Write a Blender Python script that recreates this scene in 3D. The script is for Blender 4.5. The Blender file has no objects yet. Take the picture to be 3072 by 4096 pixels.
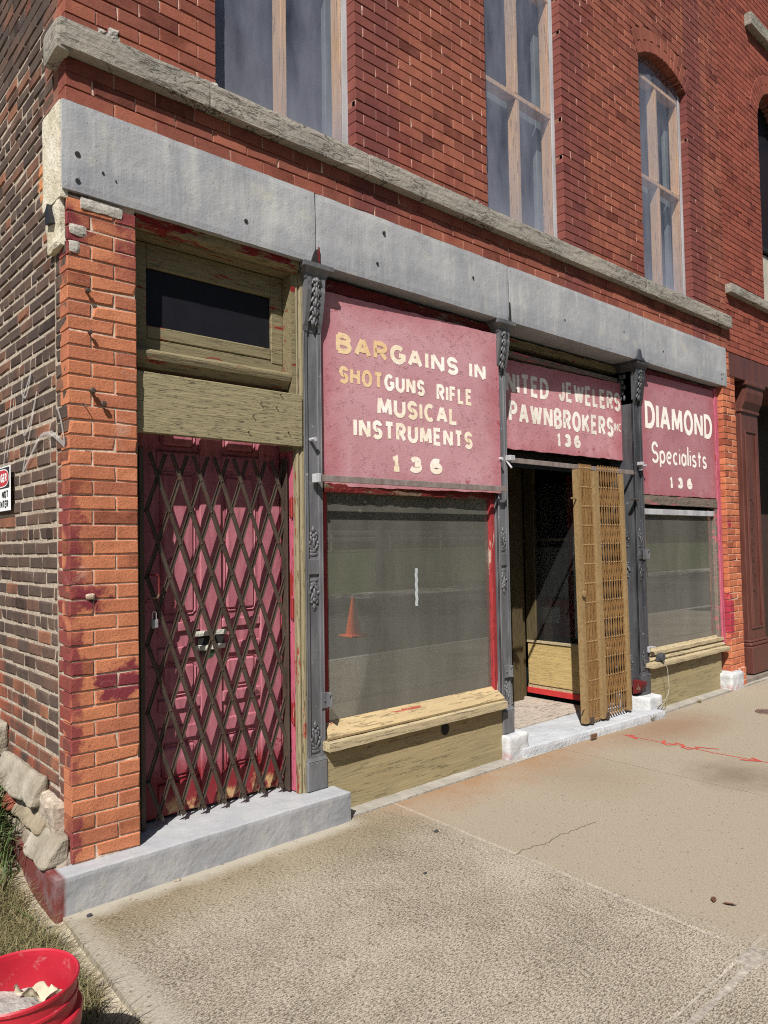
import bpy, math, random
from mathutils import Vector, Matrix, noise as mnoise

random.seed(7)
R = math.radians
scene = bpy.context.scene
COL = scene.collection

# ---------------------------------------------------------------- camera
YAW, PIT, ROL = R(41.7733), R(2.5485), R(-0.8873)
fw = Vector((math.sin(YAW)*math.cos(PIT), math.cos(YAW)*math.cos(PIT), math.sin(PIT)))
rt = Vector((math.cos(YAW), -math.sin(YAW), 0)); up = rt.cross(fw)
rt, up = math.cos(ROL)*rt + math.sin(ROL)*up, -math.sin(ROL)*rt + math.cos(ROL)*up
cd = bpy.data.cameras.new('camera'); cam = bpy.data.objects.new('camera', cd); COL.objects.link(cam)
cd.sensor_fit = 'VERTICAL'; cd.sensor_height = 36; cd.lens = 2954.17/4096*36
cd.clip_start = 0.05; cd.clip_end = 2000
M_ = Matrix((( rt.x, up.x, -fw.x, 0), (rt.y, up.y, -fw.y, -3.4), (rt.z, up.z, -fw.z, 1.55), (0, 0, 0, 1)))
cam.matrix_world = M_
scene.camera = cam

# ---------------------------------------------------------------- sky, sun, exposure
SUN = Vector((1.276, 1.0, -1.776)).normalized()          # the way the light travels
w = bpy.data.worlds.new('World'); scene.world = w; w.use_nodes = True
nt = w.node_tree; bg = nt.nodes['Background']
sky = nt.nodes.new('ShaderNodeTexSky'); sky.sky_type = 'NISHITA'; sky.sun_disc = False
sky.sun_elevation = math.asin(-SUN.z); sky.sun_rotation = math.atan2(-SUN.x, -SUN.y)
nt.links.new(sky.outputs[0], bg.inputs[0]); bg.inputs[1].default_value = 0.05
sl = bpy.data.lights.new('sun', 'SUN'); sl.energy = 5.0; sl.angle = R(0.5); sl.color = (1.0, 0.965, 0.915)
so = bpy.data.objects.new('sun', sl); COL.objects.link(so)
so.location = (-6, -6, 12); so.rotation_euler = SUN.to_track_quat('-Z', 'Y').to_euler()
vs = scene.view_settings
vs.view_transform = 'Standard'; vs.look = 'None'; vs.gamma = 1; vs.exposure = 0.56
scene.cycles.use_denoising = False; scene.cycles.filter_width = 1.1; scene.cycles.sample_clamp_indirect = 4.0
scene.cycles.max_bounces = 8; scene.cycles.transparent_max_bounces = 12

# ---------------------------------------------------------------- node helpers
class Mat:
    def __init__(s, name, rough=0.8, spec=0.3, metal=0.0):
        s.m = bpy.data.materials.new(name); s.m.use_nodes = True
        s.t = s.m.node_tree; s.b = s.t.nodes['Principled BSDF']; s.out = s.t.nodes['Material Output']
        s.b.inputs['Roughness'].default_value = rough; s.b.inputs['Metallic'].default_value = metal
        s.b.inputs['Specular IOR Level'].default_value = spec
        s.co = s.t.nodes.new('ShaderNodeTexCoord').outputs['Object']
    def lk(s, a, inp):
        if hasattr(a, 'links'): s.t.links.new(a, inp)
        else:
            if inp.type == 'RGBA' and not isinstance(a, (int, float)) and len(a) == 3: a = (*a, 1)
            inp.default_value = a
    def nd(s, k): return s.t.nodes.new('ShaderNode'+k)
    def map(s, sc=(1, 1, 1), rot=(0, 0, 0), loc=(0, 0, 0)):
        n = s.nd('Mapping'); s.lk(s.co, n.inputs[0]); n.inputs['Scale'].default_value = sc
        n.inputs['Rotation'].default_value = rot; n.inputs['Location'].default_value = loc
        return n.outputs[0]
    def noise(s, scale, detail=4, rough=0.55, vec=None, dist=0.0):
        n = s.nd('TexNoise'); s.lk(vec or s.co, n.inputs['Vector']); n.inputs['Scale'].default_value = scale
        n.inputs['Detail'].default_value = detail; n.inputs['Roughness'].default_value = rough
        n.inputs['Distortion'].default_value = dist
        return n.outputs['Fac']
    def voro(s, scale, vec=None, feat='F1', out='Distance', rnd=1.0):
        n = s.nd('TexVoronoi'); s.lk(vec or s.co, n.inputs['Vector']); n.feature = feat
        n.inputs['Scale'].default_value = scale; n.inputs['Randomness'].default_value = rnd
        return n.outputs[out]
    def ramp(s, f, stops, interp='LINEAR'):
        n = s.nd('ValToRGB'); s.lk(f, n.inputs[0]); cr = n.color_ramp; cr.interpolation = interp
        while len(cr.elements) < len(stops): cr.elements.new(0.5)
        for e, (p, c) in zip(cr.elements, stops):
            e.position = p; e.color = (c, c, c, 1) if isinstance(c, (int, float)) else (*c, 1)
        return n.outputs[0]
    def mix(s, f, a, b, blend='MIX'):
        n = s.nd('Mix'); n.data_type = 'RGBA'; n.blend_type = blend
        s.lk(f, n.inputs[0]); s.lk(a, n.inputs[6]); s.lk(b, n.inputs[7]); return n.outputs[2]
    def m2(s, op, a, b=0.0, clamp=False):
        n = s.nd('Math'); n.operation = op; n.use_clamp = clamp; s.lk(a, n.inputs[0]); s.lk(b, n.inputs[1]); return n.outputs[0]
    def rng(s, v, a, b, c=0.0, d=1.0):
        n = s.nd('MapRange'); s.lk(v, n.inputs[0])
        for i, q in enumerate((a, b, c, d)): n.inputs[i+1].default_value = q
        return n.outputs[0]
    def xyz(s, vec=None):
        n = s.nd('SeparateXYZ'); s.lk(vec or s.co, n.inputs[0]); return n.outputs
    def attr(s, name, out='Fac'):
        n = s.nd('Attribute'); n.attribute_name = name; return n.outputs[out]
    def bump(s, h, strength=0.5, dist=0.01, nrm=None):
        n = s.nd('Bump'); s.lk(h, n.inputs['Height']); n.inputs['Strength'].default_value = strength
        n.inputs['Distance'].default_value = dist
        if nrm: s.lk(nrm, n.inputs['Normal'])
        return n.outputs[0]
    def fin(s, col=None, nrm=None, rough=None, alpha=None, metal=None):
        if col is not None: s.lk(col, s.b.inputs['Base Color'])
        if nrm is not None: s.lk(nrm, s.b.inputs['Normal'])
        if rough is not None: s.lk(rough, s.b.inputs['Roughness'])
        if metal is not None: s.lk(metal, s.b.inputs['Metallic'])
        if alpha is not None: s.lk(alpha, s.b.inputs['Alpha'])
        return s.m

def S(r, g, b):                                              # sRGB 0-255 to linear
    f = lambda c: (c/255/12.92) if c/255 <= 0.04045 else ((c/255+0.055)/1.055)**2.4
    return (f(r), f(g), f(b))

# ---------------------------------------------------------------- materials
def mat_brick(name, stops, soot=0.0, grain=0.5, paint=None):
    m = Mat(name, 0.9, 0.2)
    c = m.attr('bc', 'Color'); sp = m.nd('SeparateColor'); m.lk(c, sp.inputs[0])
    col = m.ramp(sp.outputs[0], stops)
    n1 = m.noise(9, 5, 0.6); n2 = m.noise(70, 4, 0.65); n3 = m.noise(2.2, 3, 0.6)
    col = m.mix(m.rng(n1, 0.35, 0.75, 0, 0.55), col, m.mix(1.0, col, (0.55, 0.5, 0.5), 'MULTIPLY'))
    col = m.mix(m.rng(n2, 0.45, 0.8, 0, 0.5), col, m.mix(1.0, col, (1.45, 1.35, 1.25), 'MULTIPLY'))
    col = m.mix(m.rng(n2, 0.42, 0.25, 0, 0.6), col, m.mix(1.0, col, (0.45, 0.4, 0.4), 'MULTIPLY'))
    if soot: col = m.mix(m.rng(n3, 0.42, 0.62, 0, soot), col, (0.045, 0.034, 0.03))
    g_ = m.noise(1.1, 5, .65, m.map((1, 1, .45))); col = m.mix(m.rng(g_, .52, .72, 0, .35), col, m.mix(1.0, col, (.55, .48, .46), 'MULTIPLY'))
    pk = m.m2('LESS_THAN', m.voro(75), .16); col = m.mix(m.m2('MULTIPLY', pk, .45), col, m.mix(1.0, col, (.35, .3, .3), 'MULTIPLY'))
    # dark bruised bricks
    col = m.mix(m.m2('MULTIPLY', m.m2('GREATER_THAN', sp.outputs[1], 0.9), m.rng(n1, 0.3, 0.6, 0.2, 0.8)), col, m.mix(1.0, col, (0.5, 0.42, 0.42), 'MULTIPLY'))
    if paint: col = paint(m, col, n1, n2)
    h = m.m2('ADD', m.m2('MULTIPLY', n2, 0.6), m.m2('MULTIPLY', m.noise(220, 3, 0.6), 0.4))
    return m.fin(col, m.bump(h, grain, 0.006))

def near(m, p, c, r, soft, warp=0.0, sc=(1, 1, 1)):          # 1 inside a blob of a stain
    n = m.nd('Vector Math'.replace(' ', '')); n.operation = 'SUBTRACT'; m.lk(m.co, n.inputs[0]); n.inputs[1].default_value = c
    k = m.nd('VectorMath'); k.operation = 'MULTIPLY'; m.lk(n.outputs[0], k.inputs[0]); k.inputs[1].default_value = sc
    l = m.nd('VectorMath'); l.operation = 'LENGTH'; m.lk(k.outputs[0], l.inputs[0])
    d = l.outputs['Value']
    if warp: d = m.m2('ADD', d, m.m2('MULTIPLY', m.m2('SUBTRACT', p, 0.5), warp))
    return m.rng(d, r, r+soft, 1, 0)

BX, BY = 1.14, 0.0                                           # base of the shop building: object coordinates start here
def paint_pier(m, col, n1, n2):
    x, y, z = m.xyz()
    red = (0.155, 0.026, 0.034)
    nn = m.noise(14, 5, 0.65)
    # maroon paint over the corner bricks, and a splash of it across the pier
    f = m.m2('MULTIPLY', m.rng(m.m2('ADD', x, m.m2('MULTIPLY', m.m2('SUBTRACT', nn, 0.5), 0.22)), 0.05, 0.075, 1, 0), m.rng(z, 1.9, 1.75, 0, 1))
    f = m.m2('MULTIPLY', f, m.rng(m.noise(3.3, 2), 0.42, 0.5, 0, 0.85))
    f = m.m2('MAXIMUM', f, near(m, nn, (0.24, 0, 0.925), 0.06, 0.02, 0.2, (0.55, 0.3, 1)))
    f = m.m2('MAXIMUM', f, near(m, nn, (0.31, 0, 0.99), 0.02, 0.02, 0.15, (0.7, 0.3, 0.7)))
    f = m.m2('MAXIMUM', f, near(m, nn, (0.1, 0, 1.33), 0.04, 0.03, 0.2, (0.7, 0.3, 1)))
    f = m.m2('MAXIMUM', f, m.m2('MULTIPLY', m.rng(z, 2.75, 2.95, 0, 0.9), m.rng(m.noise(4.5, 3), 0.4, 0.55, 0, 1)))
    col = m.mix(f, col, red)
    return m.mix(m.m2('MULTIPLY', m.rng(m.noise(6, 5, .7), 0.6, 0.72, 0, 0.5), 0.6), col, (0.5, 0.42, 0.36))
def paint_right(m, col, n1, n2):
    nn = m.noise(14, 5, 0.65)
    f = near(m, nn, (6.74, 0.02, 0.75), 0.10, 0.03, 0.2, (1, 1, .5))
    f = m.m2('MAXIMUM', f, near(m, nn, (6.80, 0.0, 1.72), 0.03, 0.03, 0.15))
    return m.mix(f, col, (0.3, 0.03, 0.05))
def paint_wall(m, col, n1, n2):
    x, y, z = m.xyz()
    nn = m.noise(1.4, 4, 0.6)
    f = m.rng(m.noise(2.6, 4, .6, m.map((1, 1, 0.35))), 0.52, 0.66, 0, 0.6)     # old maroon wash in streaks
    col = m.mix(f, col, m.mix(1.0, col, (0.62, 0.42, 0.55), 'MULTIPLY'))
    for c_ in (3.92, 6.145, 1.713):
        b_ = m.m2('MULTIPLY', m.rng(m.m2('ADD', x, m.m2('MULTIPLY', m.m2('SUBTRACT', nn, .5), .2)), c_+.30, c_+.40, 1, 0), m.m2('GREATER_THAN', x, c_-.02))
        col = m.mix(m.m2('MULTIPLY', b_, .55), col, (0.12, 0.035, 0.037))
    w_ = m.m2('MULTIPLY', m.m2('GREATER_THAN', m.noise(5.5, 4, .7, m.map((1, 1, .55))), 0.735), 0.8)      # old paint scabs
    return m.mix(w_, col, (0.5, 0.46, 0.42))
def paint_side(m, col, n1, n2):
    x, y, z = m.xyz()
    nn = m.noise(12, 4, 0.6)
    q = m.m2('MULTIPLY', m.m2('LESS_THAN', y, 0.163), m.rng(z, 1.75, 2.1, 1, 0))
    q = m.m2('MULTIPLY', q, m.rng(z, 0.55, 0.75, 0.35, 0.85))
    col = m.mix(m.m2('MULTIPLY', q, m.rng(nn, .35, .55, .55, 1)), col, (0.22, 0.045, 0.035))
    o = m.m2('MULTIPLY', m.rng(m.m2('ADD', z, m.m2('MULTIPLY', y, -0.5)), 0.5, 0.32, 0, 1), m.rng(m.noise(4, 3), 0.4, 0.6, 0, .8))
    col = m.mix(o, col, (0.26, 0.075, 0.04))
    f = near(m, nn, (0, 0.36, 3.35), 0.04, 0.02, 0.14, (0, 1.2, 0.5))             # a spalled orange brick
    return m.mix(f, col, (0.5, 0.2, 0.08))

B_UP = mat_brick('red_brick', [(0, (0.20, 0.066, 0.045)), (0.5, (0.25, 0.080, 0.052)), (1, (0.31, 0.104, 0.064))], 0.06, 0.45, paint_wall)
B_LOW = mat_brick('orange_brick', [(0, (0.34, 0.12, 0.068)), (0.5, (0.43, 0.158, 0.08)), (1, (0.48, 0.185, 0.092))], 0, 0.9, paint_pier)
B_RIGHT = mat_brick('orange_pier_brick', [(0, (0.34, 0.10, 0.055)), (0.5, (0.44, 0.14, 0.07)), (1, (0.5, 0.18, 0.09))], 0, 0.5, paint_right)
B_SIDE = mat_brick('sooty_brick', [(0, (0.075, 0.055, 0.046)), (0.6, (0.105, 0.073, 0.057)), (0.85, (0.14, 0.078, 0.055)), (1, (0.27, 0.115, 0.065))], 0.5, 0.9, paint_side)
B_NEI = mat_brick('neighbour_brick', [(0, (0.20, 0.055, 0.038)), (0.5, (0.25, 0.068, 0.045)), (1, (0.29, 0.082, 0.052))], 0.05, 0.35)

def mat_mortar(name, c, var=0.3):
    m = Mat(name, 0.95, 0.1)
    n = m.noise(40, 5, 0.65); n2 = m.noise(3, 3)
    col = m.mix(m.rng(n, 0.3, 0.7, 0, 1), tuple(q*(1-var) for q in c), tuple(q*(1+var*.6) for q in c))
    col = m.mix(m.rng(n2, 0.45, 0.65, 0, 0.4), col, tuple(q*0.5 for q in c))
    return m.fin(col, m.bump(n, 0.8, 0.008))
MO_UP = mat_mortar('red_stained_mortar', (0.26, 0.12, 0.085))
MO_VERT = mat_mortar('pale_pointing', (0.62, 0.42, 0.33))
MO_LOW = mat_mortar('pale_mortar', (0.58, 0.45, 0.35), .4)
MO_SIDE = mat_mortar('cream_mortar', (0.40, 0.335, 0.265), 0.45)

def mat_concrete_grey():
    m = Mat('grey_painted_concrete', 0.75, 0.3)
    x, y, z = m.xyz()
    n1 = m.noise(2.0, 5, 0.6); n2 = m.noise(9, 5, 0.6, m.map((1, 1, 0.18))); n3 = m.noise(90, 4, 0.6)
    col = m.mix(m.rng(n1, 0.35, 0.65, 0, 1), S(136, 137, 140), S(160, 160, 160))
    col = m.mix(m.rng(n2, 0.52, 0.72, 0, 0.5), col, S(186, 185, 176))
    col = m.mix(m.rng(m.noise(5, 4, .6), 0.58, 0.68, 0, 0.5), col, S(176, 172, 158))
    col = m.mix(m.rng(m.noise(7, 3, .6, m.map((1, 1, .25))), 0.40, 0.28, 0, 0.45), col, S(104, 106, 114))
    wav = m.m2('ADD', z, m.m2('MULTIPLY', m.m2('SUBTRACT', m.noise(1.6, 3), .5), .25))
    col = m.mix(m.rng(wav, 3.36, 3.30, 0, .35), col, S(122, 124, 130))
    col = m.mix(m.rng(m.noise(30, 3, .6, m.map((3, 3, .12))), .5, .75, 0, .35), col, S(176, 176, 174))
    v = m.voro(38); pit = m.m2('MULTIPLY', m.m2('LESS_THAN', v, 0.13), m.m2('GREATER_THAN', m.noise(6, 2), 0.5))
    col = m.mix(m.m2('MULTIPLY', pit, 0.55), col, S(78, 78, 80))
    h = m.m2('ADD', m.m2('MULTIPLY', n3, 0.6), m.m2('ADD', m.m2('MULTIPLY', m.noise(45, 6, .7), .5), m.m2('MULTIPLY', pit, -1.5)))
    return m.fin(col, m.bump(h, 0.35, 0.006))
CONC = mat_concrete_grey()

def mat_step():
    m = Mat('grey_step_concrete', 0.7, 0.3)
    n1 = m.noise(3.2, 5, 0.6); n3 = m.noise(110, 4, 0.6); nb = m.noise(7, 5, .6)
    col = m.mix(m.rng(n1, 0.35, 0.65, 0, 1), S(128, 129, 132), S(148, 148, 149))
    col = m.mix(m.rng(nb, 0.55, 0.62, 0, 0.55), col, S(160, 158, 153))
    col = m.mix(m.rng(nb, 0.42, 0.3, 0, 0.5), col, S(114, 115, 119))
    x, y, z = m.xyz()
    col = m.mix(m.m2('MULTIPLY', m.rng(z, .150, .158, 0, 1), .45), col, S(172, 174, 176))
    left = m.m2('MULTIPLY', m.rng(x, -0.03, -0.045, 0, 1), m.rng(nb, .3, .5, .5, 1))
    col = m.mix(left, col, S(104, 52, 48))
    pit = m.m2('LESS_THAN', m.voro(60), 0.09)
    col = m.mix(m.m2('MULTIPLY', pit, .5), col, S(90, 92, 96))
    h = m.m2('ADD', m.m2('MULTIPLY', n3, 0.5), m.m2('ADD', m.m2('MULTIPLY', m.noise(38, 6, .7), .8), m.m2('MULTIPLY', pit, -.8)))
    return m.fin(col, m.bump(h, 0.5, 0.006))
STEP = mat_step()

def mat_white_stone():
    m = Mat('whitewashed_stone', 0.85, 0.2)
    n1 = m.noise(8, 5, 0.6); n3 = m.noise(50, 4, 0.6)
    col = m.mix(m.rng(n1, 0.35, 0.65, 0, 1), S(164, 165, 166), S(192, 192, 190))
    x, y, z = m.xyz()
    col = m.mix(m.m2('MULTIPLY', m.rng(z, 0.075, 0.0, 0, 1), m.rng(m.noise(16, 4, .65), .5, .6, 0, .8)), col, S(140, 42, 40))
    return m.fin(col, m.bump(m.m2('ADD', n1, m.m2('MULTIPLY', n3, .5)), 0.7, 0.012))
WSTONE = mat_white_stone()

def mat_belt():
    m = Mat('weathered_sandstone', 0.9, 0.15)
    v = m.map((1, 1, 5)); n1 = m.noise(4, 6, 0.65, v, 0.6); n2 = m.noise(45, 5, 0.65); n3 = m.noise(1.3, 3)
    col = m.mix(m.rng(n3, 0.35, 0.65, 0, 1), S(124, 119, 111), S(146, 139, 127))
    col = m.mix(m.rng(n2, 0.4, 0.7, 0, 0.5), col, S(164, 157, 145))
    cr = m.m2('ABSOLUTE', m.m2('SUBTRACT', n1, 0.5)); crk = m.rng(cr, 0.0, 0.013, 1, 0)
    crk = m.m2('MULTIPLY', crk, m.rng(m.noise(3, 2), 0.42, 0.5, 0, 1))
    col = m.mix(m.m2('MULTIPLY', crk, 0.55), col, S(66, 62, 56))
    h = m.m2('ADD', m.m2('MULTIPLY', n2, 0.5), m.m2('ADD', m.m2('MULTIPLY', n1, 1.0), m.m2('MULTIPLY', crk, -1.2)))
    return m.fin(col, m.bump(h, 0.9, 0.012))
BELT = mat_belt()

def mat_rubble(name, a, b):
    m = Mat(name, 0.95, 0.1)
    n1 = m.noise(5, 5, 0.6); n2 = m.noise(40, 5, 0.65)
    col = m.mix(m.rng(n1, 0.35, 0.65, 0, 1), a, b)
    col = m.mix(m.rng(n2, .5, .75, 0, .5), col, tuple(q*.6 for q in a))
    return m.fin(col, m.bump(m.m2('ADD', n1, m.m2('MULTIPLY', n2, .6)), 0.8, 0.015))
RUBBLE = mat_rubble('pale_rubble', S(128, 119, 104), S(158, 150, 136))
RUBBLE2 = mat_rubble('tan_rubble', S(116, 104, 86), S(146, 134, 114))
PLASTER = mat_rubble('lime_plaster', S(176, 167, 144), S(204, 198, 182))

def mat_wood(name, base, dark, red=None, redamt=0.0, axis='x', crack=0.6, fine=1.0, extra=None, rough=0.7):
    m = Mat(name, rough, 0.3)
    sc = {'x': (1.2, 14, 14), 'z': (14, 14, 1.2), 'y': (14, 1.2, 14)}[axis]
    v = m.map(sc); g = m.noise(2.6*fine, 6, 0.65, v, 0.8); g2 = m.noise(9*fine, 5, 0.65, v); n = m.noise(2.4, 4, .6)
    col = m.mix(m.rng(g, 0.3, 0.7, 0, 1), tuple(q*0.84 for q in base), tuple(q*1.1 for q in base))
    cr = m.m2('MULTIPLY', m.rng(g2, 0.58, 0.64, 0, 1), m.rng(n, 0.38, 0.55, 0.2, 1))
    col = m.mix(m.m2('MULTIPLY', cr, crack), col, dark)
    if red:
        col = m.mix(m.m2('MULTIPLY', m.rng(m.noise(6, 6, .7, m.map({'x': (.5, 3, 3), 'z': (3, 3, .5), 'y': (3, .5, 3)}[axis])), 0.60-redamt*.25, 0.62-redamt*.25, 0, 1), 1.0), col, red)
    if extra: col = extra(m, col)
    h = m.m2('ADD', g, m.m2('MULTIPLY', cr, -1.0))
    return m.fin(col, m.bump(h, 0.8, 0.008))
OLIVE = S(152, 139, 101)
def ex_olive(m, col):
    return m.mix(m.rng(m.noise(3, 4, .6), .5, .7, 0, .35), col, S(128, 118, 92))
W_BOARD = mat_wood('weathered_olive_board', S(136, 126, 97), S(70, 62, 46), axis='x', crack=0.75, fine=1.25, extra=ex_olive)
W_OLIVE = mat_wood('olive_painted_wood', S(120, 110, 83), S(80, 70, 52), S(120, 30, 24), 0.0, 'x', 0.25, .8)
W_OLIVEZ = mat_wood('olive_painted_post', S(134, 123, 96), S(82, 70, 50), S(130, 52, 44), 0.03, 'z', 0.5, .8)
W_OLIVE_SHADE = mat_wood('shaded_olive_post', S(78, 67, 44), S(42, 35, 24), axis='z', crack=0.5, fine=.8)  # olive paint darkened so its colour carries the shade of the recess
W_HEAD = mat_wood('olive_over_red_moulding', S(122, 110, 80), S(60, 50, 38), S(116, 26, 22), 0.42, 'x', 0.6)
W_APRON = mat_wood('olive_painted_plywood', S(144, 130, 97), S(110, 97, 66), axis='x', crack=0.35, fine=.5, extra=ex_olive)
W_SILL = mat_wood('cream_peeling_sill', S(164, 144, 108), S(140, 118, 88), S(140, 64, 50), -0.08, 'x', 0.12, .5)
W_LEDGE = mat_wood('pale_weathered_ledge', S(166, 151, 120), S(122, 108, 84), axis='x', crack=0.2, fine=.6)
W_RED = mat_wood('peeling_red_wood', S(140, 44, 46), S(72, 24, 22), S(168, 140, 124), 0.02, 'z', 0.4)
W_PINK = mat_wood('peeling_pink_jamb', S(176, 88, 106), S(84, 38, 38), S(140, 44, 36), 0.12, 'z', 0.5)
W_DARKRED = mat_wood('dark_red_board', S(96, 26, 24), S(42, 24, 20), S(110, 92, 74), 0.12, 'x', 0.5)
W_GREY = mat_wood('grey_weathered_wood', S(112, 100, 90), S(58, 48, 42), S(160, 92, 96), 0.12, 'x', 0.8)
W_STUD = mat_wood('raw_pine', S(222, 182, 134), S(136, 94, 58), axis='z', crack=0.35, fine=.6)
W_FLOOR = mat_wood('bleached_floor_boards', S(168, 156, 144), S(92, 82, 74), axis='x', crack=0.8)
W_BLACK = mat_wood('black_weathered_post', S(60, 50, 42), S(28, 24, 22), axis='z', crack=0.8)
W_CREAMBULK = mat_wood('tan_painted_panel', S(172, 149, 100), S(140, 116, 72), axis='y', crack=0.2)

def mat_door():
    m = Mat('peeling_mauve_door_paint', 0.55, 0.35)
    x, y, z = m.xyz(); v = m.map((10, 10, 1.2))
    n = m.noise(3, 6, 0.65, v); n2 = m.noise(5, 6, 0.7); n3 = m.noise(40, 4, .6)
    col = m.mix(m.rng(n, 0.35, 0.65, 0, 1), S(142, 80, 90), S(168, 104, 114))
    zz = m.m2('ADD', z, m.m2('MULTIPLY', m.m2('SUBTRACT', n2, .5), 0.35))
    col = m.mix(m.rng(zz, 0.46, 0.34, 0, .9), col, S(116, 22, 28))
    col = m.mix(m.m2('MULTIPLY', m.rng(n2, 0.60, 0.63, 0, 1), m.rng(m.noise(2, 2), .45, .55, 0, .8)), col, S(118, 28, 34))
    col = m.mix(m.rng(n2, 0.34, 0.31, 0, .85), col, S(72, 36, 40))
    g = near(m, n2, (0.84, 0.2, 1.0), 0.03, 0.02, 0.22, (1, 0.2, 0.7))
    col = m.mix(g, col, S(40, 60, 44))
    b = m.m2('MULTIPLY', m.rng(zz, 0.26, 0.22, 0, 1), m.rng(m.noise(9, 4, .6), .48, .54, 0, 1))
    col = m.mix(b, col, S(176, 140, 100))
    return m.fin(col, m.bump(m.m2('ADD', n2, m.m2('MULTIPLY', n3, .3)), 0.5, 0.006))
DOOR = mat_door()

def mat_sign(name, a, b, flake=0.5, hw=None, hh=None):
    m = Mat(name, 0.6, 0.3)
    x, y, z = m.xyz()
    n1 = m.noise(2.2, 5, 0.6); n2 = m.noise(70, 5, 0.72); n3 = m.noise(60, 4, .6)
    col = m.mix(m.rng(n1, 0.35, 0.65, 0, 1), a, b)
    col = m.mix(m.rng(m.noise(5, 5, .65), .55, .7, 0, .3), col, S(148, 88, 92))
    # curled flakes: short dark and bright nicks
    def nick(seed, sc):
        k = m.noise(sc, 3, .6, m.map((1.0, 1, 2.6), (0, seed*.7, 0), (seed, seed*2, seed*3)))
        return m.rng(m.m2('ABSOLUTE', m.m2('SUBTRACT', k, 0.5)), 0.0, 0.018, 1, 0)
    dens = m.rng(m.noise(6, 4, .6), 0.5-flake*.14, 0.6-flake*.14, 0, 1)
    k1 = m.m2('MULTIPLY', m.m2('MULTIPLY', nick(1, 26), dens), m.rng(m.noise(18, 2), .52, .6, 0, 1))
    k2 = m.m2('MULTIPLY', m.m2('MULTIPLY', nick(4, 30), dens), m.rng(m.noise(16, 2), .46, .40, 0, 1))
    col = m.mix(m.m2('MULTIPLY', k1, .8), col, S(92, 24, 28))
    col = m.mix(m.m2('MULTIPLY', k2, .5), col, S(226, 180, 184))
    if hw:
        ew = m.m2('MULTIPLY', m.m2('SUBTRACT', m.noise(4, 5, .65), .5), .35)
        ed = m.m2('MAXIMUM', m.rng(m.m2('ADD', m.m2('ABSOLUTE', x), ew), hw-.20, hw, 0, 1), m.m2('MAXIMUM', m.rng(m.m2('ADD', z, ew), .10, -.02, 0, .8), m.rng(m.m2('ADD', z, ew), hh-.16, hh+.02, 0, .9)))
        col = m.mix(m.m2('MULTIPLY', ed, .5), col, S(150, 62, 70))
    chip = m.m2('MULTIPLY', m.m2('GREATER_THAN', m.noise(85, 4, .75), .66), m.rng(m.noise(8, 4, .65), .42, .6, 0, .8))
    col = m.mix(chip, col, S(120, 50, 54))
    chp2 = m.m2('MULTIPLY', m.m2('LESS_THAN', m.noise(95, 4, .75), .335), m.rng(m.noise(7, 4, .65), .45, .6, 0, .7))
    col = m.mix(chp2, col, S(214, 172, 174))
    rr = m.m2('GREATER_THAN', m.noise(7, 6, .75), 0.66)
    col = m.mix(m.m2('MULTIPLY', rr, .7), col, S(146, 40, 42))
    h = m.m2('ADD', m.m2('MULTIPLY', n2, 1.0), m.m2('SUBTRACT', m.m2('MULTIPLY', k2, .8), m.m2('MULTIPLY', k1, .8)))
    return m.fin(col, m.bump(h, 0.5, 0.004))
SIGN1 = mat_sign('faded_mauve_sign_paint', S(174, 126, 131), S(188, 143, 148), 1.0, .80, 1.17)
SIGN2 = mat_sign('flaking_rose_sign_paint', S(170, 116, 121), S(190, 138, 143), 1.3, .90, .71)
SIGN3 = mat_sign('dusty_rose_sign_paint', S(154, 102, 108), S(170, 120, 126), 0.6, .76, 1.14)

def mat_letter(name, a, b, wear=0.5, sc=30, op=1.0):
    m = Mat(name, 0.6, 0.3)
    n = m.noise(sc, 5, 0.7); n1 = m.noise(3, 3, .6)
    col = m.mix(m.rng(n1, 0.4, 0.6, 0, 1), a, b)
    col = m.mix(m.rng(m.noise(50, 4, .6), .5, .7, 0, .4), col, tuple(q*.7 for q in a))
    al = m.m2('GREATER_THAN', m.m2('ADD', n, m.m2('MULTIPLY', n1, .35)), wear*.5+.17)
    if op < 1: al = m.m2('MULTIPLY', al, op)
    return m.fin(col, m.bump(n, .6, .004), alpha=al)
LET1 = mat_letter('cream_letter_paint', S(226, 208, 180), S(238, 232, 222), 0.5)
LET1B = mat_letter('yellowed_letter_paint', S(214, 180, 134), S(222, 196, 158), 0.55)
LET2 = mat_letter('crackled_white_letter_paint', S(214, 204, 190), S(236, 230, 220), 0.68, 40)
LET3 = mat_letter('white_letter_paint', S(230, 222, 210), S(240, 234, 224), 0.45)
GHOST = mat_letter('worn_white_spray', S(190, 186, 182), S(214, 212, 208), 0.62, 26, .42)

def mat_iron(name, a, b, speck=0.3):
    m = Mat(name, 0.5, 0.45, 0.0)
    n1 = m.noise(3, 5, 0.6, m.map((3, 3, .6))); n2 = m.noise(26, 5, .65); n3 = m.noise(90, 3, .6)
    col = m.mix(m.rng(n1, .38, .64, 0, 1), a, b)
    col = m.mix(m.m2('MULTIPLY', m.rng(n2, .66, .70, 0, 1), speck), col, S(176, 174, 172))
    col = m.mix(m.m2('MULTIPLY', m.rng(n2, .30, .26, 0, 1), .6), col, S(40, 38, 40))
    return m.fin(col, m.bump(m.m2('ADD', n2, m.m2('MULTIPLY', n3, .4)), .35, .004), m.rng(n1, .3, .7, .38, .62))
IRON = mat_iron('grey_painted_iron', S(80, 80, 82), S(108, 108, 110), .5)
IRON_D = mat_iron('charcoal_painted_iron', S(54, 54, 57), S(80, 81, 84), .7)
IRON_BR = mat_iron('brown_painted_iron', S(80, 44, 36), S(94, 54, 45), 0.0)
STEEL = mat_iron('galvanised_steel', S(150, 150, 152), S(178, 178, 180), .2)

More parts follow.
